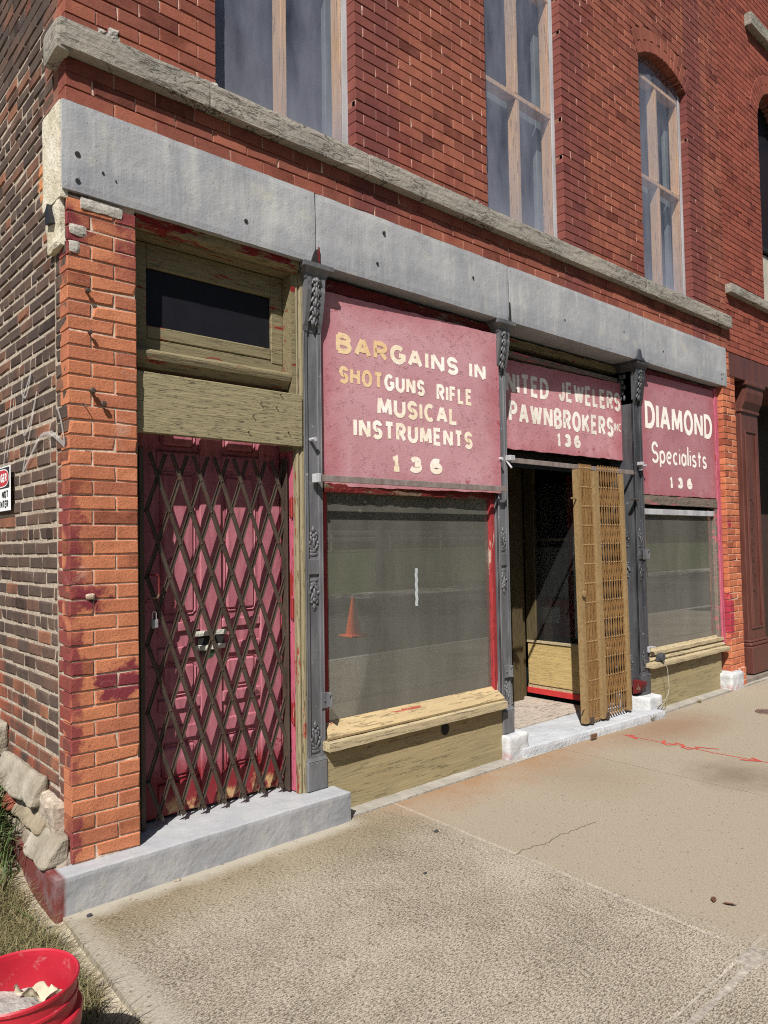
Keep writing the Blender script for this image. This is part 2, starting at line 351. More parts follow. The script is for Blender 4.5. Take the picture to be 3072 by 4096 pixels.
def mat_rust(name, a, b, c, amt=.5):
    m = Mat(name, 0.65, 0.35)
    n1 = m.noise(5, 6, .65, m.map((3, 3, .7))); n2 = m.noise(40, 5, .7)
    col = m.mix(m.rng(n1, .35, .65, 0, 1), a, b)
    col = m.mix(m.m2('MULTIPLY', m.rng(n2, .5, .62, 0, 1), amt), col, c)
    return m.fin(col, m.bump(n2, .4, .003), metal=0.15)
GATE1 = mat_rust('dark_rusted_steel', S(56, 48, 42), S(80, 70, 61), S(98, 66, 46), .4)
GATE2 = mat_rust('ochre_rusted_steel', S(122, 90, 52), S(144, 112, 70), S(88, 52, 28), .6)
GATE2P = mat_rust('ochre_painted_steel', S(134, 110, 74), S(150, 126, 88), S(108, 70, 40), .4)
BARM = mat_rust('brown_grey_steel_bar', S(112, 98, 92), S(140, 128, 122), S(150, 146, 146), .3)

def mat_glass(name, dust, dcol, tint=(0.92, 0.95, 0.93), refl=1.5, rk=1.0, streak=.35, low=None):
    m = Mat(name); t = m.t; t.nodes.remove(m.b)
    tr = m.nd('BsdfTransparent'); tr.inputs[0].default_value = (*tint, 1)
    gl = m.nd('BsdfGlossy'); gl.inputs['Roughness'].default_value = 0.01; gl.inputs[0].default_value = (1, 1, 1, 1)
    fr = m.nd('Fresnel'); fr.inputs[0].default_value = refl
    a = m.nd('MixShader'); m.lk(m.m2('MULTIPLY', fr.outputs[0], rk, True), a.inputs[0]); t.links.new(tr.outputs[0], a.inputs[1]); t.links.new(gl.outputs[0], a.inputs[2])
    df = m.nd('BsdfDiffuse'); df.inputs[0].default_value = (*dcol, 1)
    b = m.nd('MixShader'); t.links.new(a.outputs[0], b.inputs[1]); t.links.new(df.outputs[0], b.inputs[2])
    x, y, z = m.xyz()
    d = m.m2('MULTIPLY', m.rng(m.noise(2, 4, .6, m.map((2, 2, .5))), .3, .7, 1-streak, 1+streak), dust)
    if low: d = m.m2('ADD', d, m.m2('MULTIPLY', m.rng(m.m2('ADD', z, m.m2('MULTIPLY', m.noise(2.2, 4), .9)), low[0], low[1], 1, 0), low[2]))
    sp = m.m2('MULTIPLY', m.m2('LESS_THAN', m.voro(26, m.map((1.6, 1.6, .8))), .035), .5)
    d = m.m2('ADD', d, m.m2('MULTIPLY', sp, m.rng(z, .5, .95, 1, 0)), True)
    m.lk(d, b.inputs[0]); t.links.new(b.outputs[0], m.out.inputs[0])
    return m.m
GLASS = mat_glass('dusty_shop_glass', 0.17, (0.44, 0.42, 0.36), rk=2.3, streak=.25)
GLASS_D = mat_glass('clean_glass', 0.03, (0.4, 0.4, 0.4))
SHEET = mat_glass('hazy_plastic_sheet', 0.125, (0.40, 0.41, 0.48), (0.93, 0.93, 0.96), 1.4, .12, .8, (4.3, 5.1, .14))

def plain(name, c, rough=.7, spec=.3, var=.15, scale=12, metal=0, bump=.2):
    m = Mat(name, rough, spec, metal); n = m.noise(scale, 5, .6)
    return m.fin(m.mix(m.rng(n, .3, .7, 0, 1), tuple(q*(1-var) for q in c), tuple(q*(1+var) for q in c)), m.bump(n, bump, .004))
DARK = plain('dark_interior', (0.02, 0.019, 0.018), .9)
DARKB = plain('dark_blue_pane', (0.010, 0.010, 0.013), .5, .15)
INWALL = plain('dim_interior_wall', (0.10, 0.095, 0.085), .9, .1, .3, 2)
INFLOOR = plain('dusty_display_floor', (0.16, 0.135, 0.10), .9, .1, .3, 3)
BLACK = plain('black_paint', (0.015, 0.015, 0.016), .5)
WHITE = plain('white_enamel', (0.78, 0.78, 0.77), .4, .4, .03)
REDEN = plain('red_enamel', (0.42, 0.02, 0.03), .4, .4, .05)
SPRAY = plain('red_marking_paint', (0.62, 0.10, 0.08), .8, .2, .2, 40)
CRACK = plain('crack_shadow_dirt', (0.09, 0.075, 0.06), .95, .1)
CEMENT = mat_rubble('cement_dust', S(150, 146, 140), S(190, 186, 178))
PEBBLE = plain('dark_pebble', (0.04, 0.04, 0.045), .8)
LEAFD = plain('dry_brown_leaf', (0.10, 0.045, 0.025), .8)
SOIL = mat_rubble('pale_dry_soil', S(130, 118, 98), S(184, 174, 154))
WIRE = plain('pale_wire', (0.30, 0.28, 0.23), .6)

def mat_bucket():
    m = Mat('red_bucket_plastic', 0.42, 0.4)
    n = m.noise(7, 5, .65); n2 = m.noise(26, 5, .7)
    col = m.mix(m.rng(n, .35, .65, 0, 1), (0.34, 0.010, 0.022), (0.40, 0.016, 0.032))
    x, y, z = m.xyz()
    col = m.mix(m.rng(n2, .60, .68, 0, .45), col, (0.42, 0.20, 0.19))
    return m.fin(col, m.bump(n2, .08, .002))
BUCKET = mat_bucket()

def mat_sidewalk():
    m = Mat('exposed_aggregate_concrete', 0.92, 0.15)
    x, y, z = m.xyz()
    sp = m.noise(170, 3, .7, m.map((1, 1.3, 1), (0, 0, .3))); sp2 = m.noise(78, 4, .72, m.map((.8, 2.0, 1), (0, 0, .1))); big = m.noise(1.1, 5, .6); mid = m.noise(7, 5, .65)
    tan = m.mix(m.rng(big, .35, .65, 0, 1), S(180, 168, 149), S(190, 177, 158))
    grey = m.mix(m.rng(mid, .35, .65, 0, 1), S(176, 166, 148), S(194, 184, 167))
    first = m.rng(m.m2('ADD', x, m.m2('MULTIPLY', m.m2('SUBTRACT', mid, .5), .1)), 2.90, 3.04, 1, 0)
    outer = m.rng(y, -2.16, -2.22, 0, 1)
    grain = m.m2('MAXIMUM', first, outer)
    col = m.mix(grain, tan, grey)
    # stones showing through the worn top
    st = m.m2('ADD', m.m2('MULTIPLY', sp2, .55), m.m2('ADD', m.m2('MULTIPLY', sp, .45), m.m2('MULTIPLY', m.m2('SUBTRACT', big, .5), .14)))
    col = m.mix(m.m2('MULTIPLY', m.rng(st, .505, .555, 0, 1), m.m2('ADD', m.m2('MULTIPLY', grain, .66), .26)), col, S(102, 90, 74))
    col = m.mix(m.m2('MULTIPLY', m.rng(st, .475, .43, 0, 1), m.m2('ADD', m.m2('MULTIPLY', grain, .6), .22)), col, S(226, 216, 198))
    peb = m.m2('MULTIPLY', m.m2('LESS_THAN', m.voro(34), .17), m.m2('GREATER_THAN', m.voro(34, None, 'F1', 'Color'), .62))
    col = m.mix(m.m2('MULTIPLY', peb, .55), col, S(104, 92, 82))
    # rust washed out from under the shop front, mossy edge by the step, pale fresh edge along the step
    rust = m.m2('MULTIPLY', m.rng(m.m2('ADD', y, m.m2('MULTIPLY', m.m2('SUBTRACT', mid, .5), .5)), -.5, -.05, 0, 1), m.m2('MULTIPLY', m.rng(x, 2.7, 3.1, 0, 1), m.rng(x, 6.2, 4.4, 0, 1)))
    col = m.mix(m.m2('MULTIPLY', rust, m.rng(m.noise(3, 4, .6), .3, .6, .25, .75)), col, S(178, 130, 86))
    r2 = near(m, mid, (5.9, -.33, 0), .1, .35, .3, (.5, 1, 1)); col = m.mix(m.m2('MULTIPLY', r2, .5), col, S(150, 104, 66))
    moss = m.m2('MULTIPLY', m.rng(m.m2('ADD', y, m.m2('MULTIPLY', m.m2('SUBTRACT', mid, .5), .35)), -.62, -.25, 0, 1), m.rng(x, 3.0, 2.7, 0, 1))
    col = m.mix(m.m2('MULTIPLY', moss, .45), col, S(146, 128, 88))
    edge = m.m2('MULTIPLY', m.rng(m.m2('ADD', y, m.m2('MULTIPLY', m.m2('SUBTRACT', mid, .5), .12)), -.22, -.14, 0, 1), m.rng(x, 2.75, 2.6, 0, 1))
    edge = m.m2('MAXIMUM', edge, m.m2('MULTIPLY', m.rng(m.m2('ADD', x, m.m2('MULTIPLY', m.m2('SUBTRACT', mid, .5), .1)), 1.2, 1.12, 0, 1), .7))
    col = m.mix(m.m2('MULTIPLY', edge, .8), col, S(206, 199, 184))
    dk = near(m, mid, (5.0, -1.25, 0), .05, .35, .4); col = m.mix(m.m2('MULTIPLY', dk, .5), col, S(112, 94, 74))
    dk = near(m, mid, (4.3, -.55, 0), .05, .5, .4); col = m.mix(m.m2('MULTIPLY', dk, .25), col, S(140, 112, 80))
    fl = m.m2('MULTIPLY', m.m2('LESS_THAN', m.voro(11, m.map((1, 2.6, 1))), .075), m.m2('GREATER_THAN', m.noise(5, 2), .47))
    col = m.mix(m.m2('MULTIPLY', fl, .8), col, S(92, 76, 62))
    sd = m.m2('MULTIPLY', m.m2('LESS_THAN', m.voro(26, m.map((.8, 1.7, 1))), .20), m.m2('GREATER_THAN', m.noise(9, 3, .6), .52))
    col = m.mix(m.m2('MULTIPLY', m.m2('MULTIPLY', sd, m.m2('ADD', m.m2('MULTIPLY', grain, .8), .2)), .7), col, S(104, 90, 72))
    col = m.mix(1.0, col, (.575, .565, .55), 'MULTIPLY')
    h = m.m2('ADD', st, m.m2('MULTIPLY', peb, .4))
    return m.fin(col, m.bump(h, 0.35, 0.008))
WALK = mat_sidewalk()
JOINT_L = mat_mortar('pale_joint_mortar', (0.36, 0.32, 0.27), .45)
ASPH = plain('asphalt', (0.055, 0.054, 0.052), .9, .2, .3, 30)

def mat_leafy(name, a, b, transl=0.25):
    m = Mat(name, .6, .3)
    r = m.attr('bc', 'Fac')
    return m.fin(m.mix(r, a, b))
GRASS = mat_leafy('dry_grass_blades', (0.21, 0.17, 0.085), (0.055, 0.07, 0.022))
WEED = mat_leafy('green_weed_leaves', (0.04, 0.07, 0.018), (0.09, 0.125, 0.04))
LEAF = mat_leafy('tree_leaves', (0.028, 0.05, 0.014), (0.06, 0.10, 0.028))
BARK = plain('tree_bark', (0.09, 0.07, 0.05), .9, .1, .3, 8, 0, .8)
CONE = plain('orange_cone_plastic', (0.75, 0.11, 0.03), .5, .3, .08)
LAWN = plain('mown_lawn', (0.06, 0.075, 0.025), .9, .1, .3, 3)

# ---------------------------------------------------------------- mesh helpers
LEANOFF = [True]
def warp(v):                                                # the old corner leans a little
    x, y, z = v
    if x < 1.95 and z > 0.05:
        k = 0.012*max(0.0, min(1.0, 1-(x-1.14)/0.8)); x -= k*(z-2.4)
    return (x, y, z)
class MB:
    def __init__(s): s.v = []; s.f = []; s.mi = []; s.c = []; s.cur = 0; s.col = (0.5, 0.5, 0.5)
    def add(s, vs, fs):
        o = len(s.v); s.v += [tuple(p) for p in vs]
        for f in fs: s.f.append(tuple(i+o for i in f)); s.mi.append(s.cur); s.c.append(s.col)
    def box(s, x0, x1, y0, y1, z0, z1):
        s.add([(x0,y0,z0),(x1,y0,z0),(x1,y1,z0),(x0,y1,z0),(x0,y0,z1),(x1,y0,z1),(x1,y1,z1),(x0,y1,z1)],
              [(3,2,1,0),(4,5,6,7),(0,1,5,4),(1,2,6,5),(2,3,7,6),(3,0,4,7)])
    def bev(s, x0, x1, y0, y1, z0, z1, c=0.004):             # box with every edge chamfered
        P = []; idx = {}
        X = (x0, x1); Y = (y0, y1); Zs = (z0, z1)
        for i in (0, 1):
            for j in (0, 1):
                for k in (0, 1):
                    d = [(1, -1)[q]*c for q in (i, j, k)]
                    a = (X[i], Y[j]+d[1], Zs[k]+d[2]); b = (X[i]+d[0], Y[j], Zs[k]+d[2]); e = (X[i]+d[0], Y[j]+d[1], Zs[k])
                    idx[i, j, k] = len(P); P += [a, b, e]
        g = lambda i, j, k, ax: idx[i, j, k]+ax
        F = []
        for i in (0, 1):
            q = [g(i, 0, 0, 0), g(i, 1, 0, 0), g(i, 1, 1, 0), g(i, 0, 1, 0)]; F.append(q if i else q[::-1])
            q = [g(0, i, 0, 1), g(0, i, 1, 1), g(1, i, 1, 1), g(1, i, 0, 1)]; F.append(q if i else q[::-1])
            q = [g(0, 0, i, 2), g(1, 0, i, 2), g(1, 1, i, 2), g(0, 1, i, 2)]; F.append(q if i else q[::-1])
        for a in (0, 1):
            for b in (0, 1):
                F.append([g(a, b, 0, 0), g(a, b, 1, 0), g(a, b, 1, 1), g(a, b, 0, 1)])
                F.append([g(a, 0, b, 0), g(a, 1, b, 0), g(a, 1, b, 2), g(a, 0, b, 2)])
                F.append([g(0, a, b, 1), g(1, a, b, 1), g(1, a, b, 2), g(0, a, b, 2)])
        for i in (0, 1):
            for j in (0, 1):
                for k in (0, 1): F.append([g(i, j, k, 0), g(i, j, k, 1), g(i, j, k, 2)])
        s.add(P, F)
    def prism(s, poly, a, b, ax='x'):                        # polygon (p,q) pulled from a to b along an axis
        n = len(poly)
        mk = {'x': lambda p, t: (t, p[0], p[1]), 'y': lambda p, t: (p[0], t, p[1]), 'z': lambda p, t: (p[0], p[1], t)}[ax]
        s.add([mk(p, a) for p in poly]+[mk(p, b) for p in poly],
              [tuple(range(n))[::-1], tuple(range(n, 2*n))]+[(i, (i+1) % n, n+(i+1) % n, n+i) for i in range(n)])
    def bar(s, p, q, wd, th, nrm):                           # flat bar from p to q, thickness along nrm
        p, q, n = Vector(p), Vector(q), Vector(nrm).normalized()
        d = (q-p).normalized(); sd = d.cross(n).normalized()*wd/2; n = n*th/2
        s.add([p-sd-n, p+sd-n, p+sd+n, p-sd+n, q-sd-n, q+sd-n, q+sd+n, q-sd+n],
              [(3,2,1,0),(4,5,6,7),(0,1,5,4),(1,2,6,5),(2,3,7,6),(3,0,4,7)])
    def tube(s, pts, r, n=6):
        pts = [Vector(p) for p in pts]; rings = []; pr = None
        for i, p in enumerate(pts):
            d = (pts[min(i+1, len(pts)-1)]-pts[max(i-1, 0)]).normalized()
            a = d.cross(Vector((0, 0, 1)) if abs(d.z) < .9 else Vector((1, 0, 0))).normalized()
            if pr is not None: a = (pr-d*pr.dot(d)).normalized()
            pr = a; b = d.cross(a); rr = r[i] if isinstance(r, (list, tuple)) else r
            rings.append([p+rr*(math.cos(2*math.pi*k/n)*a+math.sin(2*math.pi*k/n)*b) for k in range(n)])
        V = [v for g in rings for v in g]; F = []
        for i in range(len(rings)-1):
            for k in range(n): F.append((i*n+k, i*n+(k+1) % n, (i+1)*n+(k+1) % n, (i+1)*n+k))
        F += [tuple(range(n))[::-1], tuple(range(len(V)-n, len(V)))]
        s.add(V, F)
    def lathe(s, prof, c, n=32, cap=False):                  # (r,z) profile about a vertical axis
        V = [(c[0]+r*math.cos(2*math.pi*k/n), c[1]+r*math.sin(2*math.pi*k/n), c[2]+z) for r, z in prof for k in range(n)]
        F = [(i*n+k, i*n+(k+1) % n, (i+1)*n+(k+1) % n, (i+1)*n+k) for i in range(len(prof)-1) for k in range(n)]
        if cap: F += [tuple(range(n))[::-1], tuple(range(len(V)-n, len(V)))]
        s.add(V, F)
    def ell(s, c, r, rot=0.0, n=8, m=5):                     # ellipsoid, turned by rot in the xz plane
        V = []; F = []; co, si = math.cos(rot), math.sin(rot)
        for i in range(m+1):
            t = math.pi*i/m
            for k in range(n):
                a = 2*math.pi*k/n
                x, y, z = r[0]*math.sin(t)*math.cos(a), r[1]*math.sin(t)*math.sin(a), r[2]*math.cos(t)
                V.append((c[0]+x*co+z*si, c[1]+y, c[2]-x*si+z*co))
        for i in range(m):
            for k in range(n): F.append((i*n+k, (i+1)*n+k, (i+1)*n+(k+1) % n, i*n+(k+1) % n))
        s.add(V, F)
    def rough(s, x0, x1, y0, y1, z0, z1, res=0.03, amp=0.004, freq=9, rad=0.01, seed=0.0, strat=1.0):
        # box cut into small faces, edges rounded, surface pushed about by noise
        nx, ny, nz = [max(1, min(260, int(round(d/res)))) for d in (x1-x0, y1-y0, z1-z0)]
        idx = {}; V = []
        lo = Vector((x0, y0, z0)); hi = Vector((x1, y1, z1)); rad = min(rad, (x1-x0)/2.01, (y1-y0)/2.01, (z1-z0)/2.01)
        def vid(i, j, k):
            if (i, j, k) in idx: return idx[i, j, k]
            p = Vector((x0+(x1-x0)*i/nx, y0+(y1-y0)*j/ny, z0+(z1-z0)*k/nz))
            q = Vector([max(lo[a]+rad, min(hi[a]-rad, p[a])) for a in range(3)])
            d = p-q
            if d.length > 1e-9: p = q+d.normalized()*rad
            t = Vector((p.x*freq+seed*7.3, p.y*freq+seed*3.1, p.z*freq*strat))
            nv = mnoise.noise_vector(t)*amp + mnoise.noise_vector(t*3.1)*amp*0.5
            p = p+nv
            idx[i, j, k] = len(V); V.append(tuple(p)); return idx[i, j, k]
        F = []
        for i in range(nx):
            for k in range(nz):
                F.append((vid(i,0,k), vid(i+1,0,k), vid(i+1,0,k+1), vid(i,0,k+1)))
                F.append((vid(i,ny,k+1), vid(i+1,ny,k+1), vid(i+1,ny,k), vid(i,ny,k)))
        for j in range(ny):
            for k in range(nz):
                F.append((vid(0,j,k+1), vid(0,j+1,k+1), vid(0,j+1,k), vid(0,j,k)))
                F.append((vid(nx,j,k), vid(nx,j+1,k), vid(nx,j+1,k+1), vid(nx,j,k+1)))
        for i in range(nx):
            for j in range(ny):
                F.append((vid(i,j+1,0), vid(i+1,j+1,0), vid(i+1,j,0), vid(i,j,0)))
                F.append((vid(i,j,nz), vid(i+1,j,nz), vid(i+1,j+1,nz), vid(i,j+1,nz)))
        s.add(V, F)
    def build(s, name, mats, parent=None, smooth=False, loc=None, lean=True, **props):
        me = bpy.data.meshes.new(name)
        o3 = Vector(parent_loc(parent)) if parent is not None else Vector(loc or (0, 0, 0))
        me.from_pydata([Vector(warp(v) if lean else v)-o3 for v in s.v], [], s.f)
        for m in (mats if isinstance(mats, (list, tuple)) else [mats]): me.materials.append(m)
        me.polygons.foreach_set('material_index', s.mi)
        a = me.attributes.new('bc', 'FLOAT_COLOR', 'FACE')
        a.data.foreach_set('color', [q for c in s.c for q in (*c, 1.0)])
        if smooth: me.polygons.foreach_set('use_smooth', [True]*len(me.polygons))
        me.update()
        o = bpy.data.objects.new(name, me); COL.objects.link(o)
        if parent is not None: o.parent = parent
        else: o.location = o3
        for k, v in props.items(): o[k] = v
        return o
def parent_loc(p):
    l = Vector((0, 0, 0))
    while p is not None: l += p.location; p = p.parent
    return l
def thing(name, label, cat, loc, group=None):
    o = bpy.data.objects.new(name, None); COL.objects.link(o); o.location = loc; o.empty_display_size = .2
    o['label'] = label; o['category'] = cat
    if group: o['group'] = group
    return o
def rr(a, b): return random.uniform(a, b)

# ---------------------------------------------------------------- brickwork
def brick(mb, O, U, N, u0, u1, z0, z1, depth=0.1, c=0.004, jit=0.0015):
    """one brick: chamfered front face; O origin, U along the wall, N outwards"""
    j = lambda: rr(-jit, jit)
    d0 = rr(-jit, jit*.6)
    cu = min(c, (u1-u0)*.3)
    A = [(u0+cu, z0+c), (u1-cu, z0+c), (u1-cu, z1-c), (u0+cu, z1-c)]
    B = [(u0, z0), (u1, z0), (u1, z1), (u0, z1)]
    chip = random.randrange(4) if random.random() < .22 else -1; cs = rr(.004, .014)
    if chip >= 0:
        su = (1, -1, -1, 1)[chip]; sz = (1, 1, -1, -1)[chip]
        A[chip] = (A[chip][0]+su*cs*1.4, A[chip][1]+sz*cs*.8); B[chip] = (B[chip][0]+su*cs*.7, B[chip][1]+sz*cs*.35)
    V = []
    for u, z in A: V.append(O+U*(u+j())+N*(d0+j())+Vector((0, 0, z+j())))
    for u, z in B: V.append(O+U*(u+j()*.6)+N*(d0-c*rr(.6, 1.5))+Vector((0, 0, z+j()*.6)))
    for u, z in B: V.append(O+U*u-N*depth+Vector((0, 0, z)))
    F = [(0,1,2,3)]
    for i in range(4):
        k = (i+1) % 4
        F.append((4+i, 4+k, k, i)); F.append((8+i, 8+k, 4+k, 4+i))
    if U.cross(Vector((0, 0, 1))).dot(N) < 0: F = [f[::-1] for f in F]
    mb.col = (random.random(), random.random(), random.random())
    mb.add(V, F)

def coursing(mb, O, U, N, u0, u1, z0, nz, ch, bl, jt, holes, c=.004, jit=.0015, depth=.1, irregular=0.0, phase=0.0, head=False, cuts_at=None):
    """courses of brick between u0 and u1, cut at holes: hole(zmid) -> list of (a,b)"""
    for r in range(nz):
        za = z0+r*ch; zb = za+ch-jt; zm = (za+zb)/2
        cuts = sorted(holes(zm)) if holes else []
        segs = []; a = u0
        for p, q in cuts:
            if p > a: segs.append((a, min(p, u1)))
            a = max(a, q)
        if a < u1: segs.append((a, u1))
        hd = head and (r % 6 == 3)
        L = bl*.5 if hd else bl
        off = (0.0 if r % 2 else L/2)+phase+(rr(-irregular, irregular) if irregular else 0)
        for p, q in segs:
            us = [p]; k = math.ceil((p-off)/L+1e-6)
            if cuts_at: us.append(cuts_at[r % 2]); k = 10**6
            while off+k*L < q-.02:
                x = off+k*L+(rr(-1, 1)*irregular*.15)
                if x-us[-1] > .045: us.append(x)
                k += 1
            if q-us[-1] < .045 and len(us) > 1: us.pop()
            us.append(q)
            dz = rr(-1, 1)*irregular*.03
            for i in range(len(us)-1):
                l = us[i]+(0 if i == 0 else jt/2); h = us[i+1]-(0 if i == len(us)-2 else jt/2)
                w_ = rr(0, irregular*.06); 
                brick(mb, O, U, N, l, h, za+dz+w_*rr(0, 1), zb+dz-w_*rr(0, 1), depth, c, jit)

UX, UY, NY, NX = Vector((1, 0, 0)), Vector((0, 1, 0)), Vector((0, -1, 0)), Vector((-1, 0, 0))
O0 = Vector((0, 0, 0))

# openings of the upper storey: (x0, x1, z bottom, z spring, rise)
WIN = [(1.895, 2.853, 3.95, 6.13, .15), (4.10, 5.06, 3.95, 6.13, .15), (6.33, 7.285, 3.95, 6.13, .15)]
RING = 0.22
def arc_z(wn, x, extra=0.0):
    x0, x1, zb, zs, ri = wn; hw = (x1-x0)/2; rad = (hw*hw+ri*ri)/(2*ri); cz = zs+ri-rad
    dx = x-(x0+x1)/2; rad += extra
    return cz+math.sqrt(max(0, rad*rad-dx*dx))
def win_holes(wins):
    def h(z):
        out = []
        for wn in wins:
            x0, x1, zb, zs, ri = wn
            hw = (x1-x0)/2; rad = (hw*hw+ri*ri)/(2*ri); cz = zs+ri-rad; ro = rad+RING; xm = (x0+x1)/2
            ang = math.asin(hw/rad); zsk = cz+ro*math.cos(ang)       # top of the skewback
            if zb-.02 <= z < zs: out.append((x0, x1))
            elif zs <= z < cz+ro:
                if z < zsk:
                    t = (z-zs)/(zsk-zs); e = hw+t*RING*math.sin(ang)
                else: e = math.sqrt(max(0, ro*ro-(z-cz)**2))
                if e > .01: out.append((xm-e-.004, xm+e+.004))
        return out
    return h
def arch_ring(mb, wn, n=17):
    x0, x1, zb, zs, ri = wn; hw = (x1-x0)/2; rad = (hw*hw+ri*ri)/(2*ri); cz = zs+ri-rad; xm = (x0+x1)/2
    ang = math.asin(hw/rad)
    for k in range(n):
        a0 = -ang+2*ang*k/n+.0035; a1 = -ang+2*ang*(k+1)/n-.0035
        for lv in ((0, .105), (.112, RING)) if k % 2 else ((0, RING),):
            r0, r1 = rad+lv[0], rad+lv[1]; d = rr(-.0015, .0015); c = .004
            P = [(r0, a0), (r0, a1), (r1, a1), (r1, a0)]
            am, rm = (a0+a1)/2, (r0+r1)/2
            V = []
            for (r, a), yy, s_ in [(p, d, .93) for p in P]+[(p, c+d, 1) for p in P]+[(p, .11, 1) for p in P]:
                r = rm+(r-rm)*s_; a = am+(a-am)*s_
                V.append((xm+r*math.sin(a), yy, cz+r*math.cos(a)))
            F = [(0,1,2,3)]+[f for i in range(4) for f in ((4+i, 4+(i+1) % 4, (i+1) % 4, i), (8+i, 8+(i+1) % 4, 4+(i+1) % 4, 4+i))]
            mb.col = (random.random()*.7, random.random()*.85, 0); mb.add(V, [f[::-1] for f in F] if False else F)
def mortar_wall(mb, x0, x1, z0, z1, wins, y, yb):
    """solid mortar between openings, arches cut in narrow strips"""
    xs = sorted([x0, x1]+[w_[0]-.0 for w_ in wins]+[w_[1] for w_ in wins])
    a = x0
    for wn in sorted(wins):
        mb.box(a, wn[0]-.004, y, yb, z0, z1)
        n = 14
        if wn[2] > z0+.01: mb.box(wn[0]-.004, wn[1]+.004, y, yb, z0, wn[2]-.004)
        for i in range(n):
            p = wn[0]+(wn[1]-wn[0])*i/n; q = wn[0]+(wn[1]-wn[0])*(i+1)/n
            zt = min(arc_z(wn, p), arc_z(wn, q), )+.006
            mb.box(p, q, y, yb, max(arc_z(wn, (p+q)/2)+.006, zt), z1)
        a = wn[1]+.004
    mb.box(a, x1, y, yb, z0, z1)
def head_joint_fill(mb, x0, x1, z0, nz, ch, jt, holes, y):
    for r in range(nz):
        za = z0+r*ch+.001; zb = za+ch-jt-.002; a = x0
        for p, q in sorted(holes((za+zb)/2) if holes else [])+[(x1, x1)]:
            if p-a > .02: mb.box(a+.004, p-.004, y, y+.03, za, zb)
            a = max(a, q)

# ================================================================ THE SHOP BUILDING
bld = thing('brick_building', 'red brick corner shop building with grey concrete lintel and boarded upper windows', 'building', (BX, BY, 0))

# upper front wall, above the lintel
TOP = 8.4; CH = .0702
mb = MB()
x0, x1 = 1.14, 8.05
nz1 = 3; ch1 = (3.818-3.603)/3
coursing(mb, O0, UX, NY, x0, x1, 3.605, nz1, ch1, .205, .0052, None, .003, .001, phase=.03)
nzu = int((TOP-3.952)/CH)
hol = win_holes(WIN)
coursing(mb, O0, UX, NY, x0, x1, 3.953, nzu, CH, .205, .0052, hol, .003, .001, phase=.05)
for wn in WIN: arch_ring(mb, wn)
mb.cur = 1
mb.box(x0+.004, x1, .008, .3, 3.605, 3.82)
mortar_wall(mb, x0+.004, x1, 3.82, TOP, WIN, .009, .3)
mb.cur = 2
head_joint_fill(mb, x0, x1, 3.605, nz1, ch1, .0052, None, .0056)
head_joint_fill(mb, x0, x1, 3.953, nzu, CH, .0052, hol, .0056)
mb.build('front_wall', [B_UP, MO_UP, MO_VERT], bld)

# piers of the shop front
mb = MB(); PCH = .0682
coursing(mb, O0, UX, NY, 1.14, 1.462, .165, 44, PCH, .205, .0068, None, .0042, .0016, cuts_at=(1.142+.107, 1.142+.214))
mb.cur = 1; mb.box(1.148, 1.456, .0062, .3, .16, 3.19)
mb.build('brick_pier', [B_LOW, MO_LOW], bld, label='orange brick pier splashed with maroon paint')
mb = MB()
coursing(mb, O0, UX, NY, 7.89, 8.20, .17, 50, PCH, .205, .0075, None, .005, .0018, phase=.10)
coursing(mb, Vector((7.89, 0, 0)), UY, NX, 0.006, .11, .17, 44, PCH, .205, .009, None, .005, .0018, phase=.05)
mb.cur = 1; mb.box(7.897, 8.194, .007, .4, .1, 3.57)
mb.build('brick_pier', [B_RIGHT, MO_LOW], bld)

# side wall
mb = MB()
coursing(mb, Vector((1.14, 0, 0)), UY, NX, .006, .158, .10, 51, PCH, .13, .008, None, .005, .003, phase=.06, irregular=.02)
coursing(mb, Vector((1.14, 0, 0)), UY, NX, .168, 3.6, .10, 56, .0715, .195, .013, None, .006, .0022, irregular=.05, head=True)
coursing(mb, Vector((1.14, 0, 0)), UY, NX, .006, 3.6, .10+56*.0715, 60, .0702, .2, .006, None, .004, .002, irregular=.02, head=True)
mb.cur = 1; mb.box(1.146, 1.4, .012, 5.0, .06, TOP)
mb.box(1.1405, 1.2, .159, .167, .5, 3.2)
mb.build('side_wall', [B_SIDE, MO_SIDE], bld)

# concrete lintel in four casts, with open joints
for i, (a, b) in enumerate(((1.117, 2.526), (2.532, 4.300), (4.306, 6.258), (6.262, 7.985))):
    mb = MB(); y0 = (-.015, -.012, -.016, -.013)[i]
    mb.rough(a, b, y0, .24 if i == 0 else .40, 3.183, 3.603, .035, .0022, 8, .008, i*3.0)
    if i == 0: mb.box(1.47, b-.01, .2, .40, 3.186, 3.60)
    if i == 0:
        for hx, hz in ((1.19, 3.37), (1.19, 3.25), (2.08, 3.33)): pass
    o = mb.build('concrete_lintel', CONC, bld)
mb = MB(); k = 0
for hx, hz, r_ in ((1.185, 3.36, .012), (1.185, 3.235, .011), (2.06, 3.30, .011), (1.30, 3.31, .006), (1.36, 3.29, .004), (3.0, 3.30, .009), (3.06, 3.51, .011), (5.0, 3.33, .008), (6.6, 3.34, .006), (7.85, 3.25, .007), (7.85, 3.30, .007), (7.90, 3.31, .006), (3.9, 3.42, .008), (5.9, 3.4, .006)):
    mb = MB(); mb.prism([(hx+r_*math.cos(t*math.pi/5), hz+r_*math.sin(t*math.pi/5)) for t in range(10)], -.0195, .0, 'y'); mb.build('bolt_hole', DARK, bld)
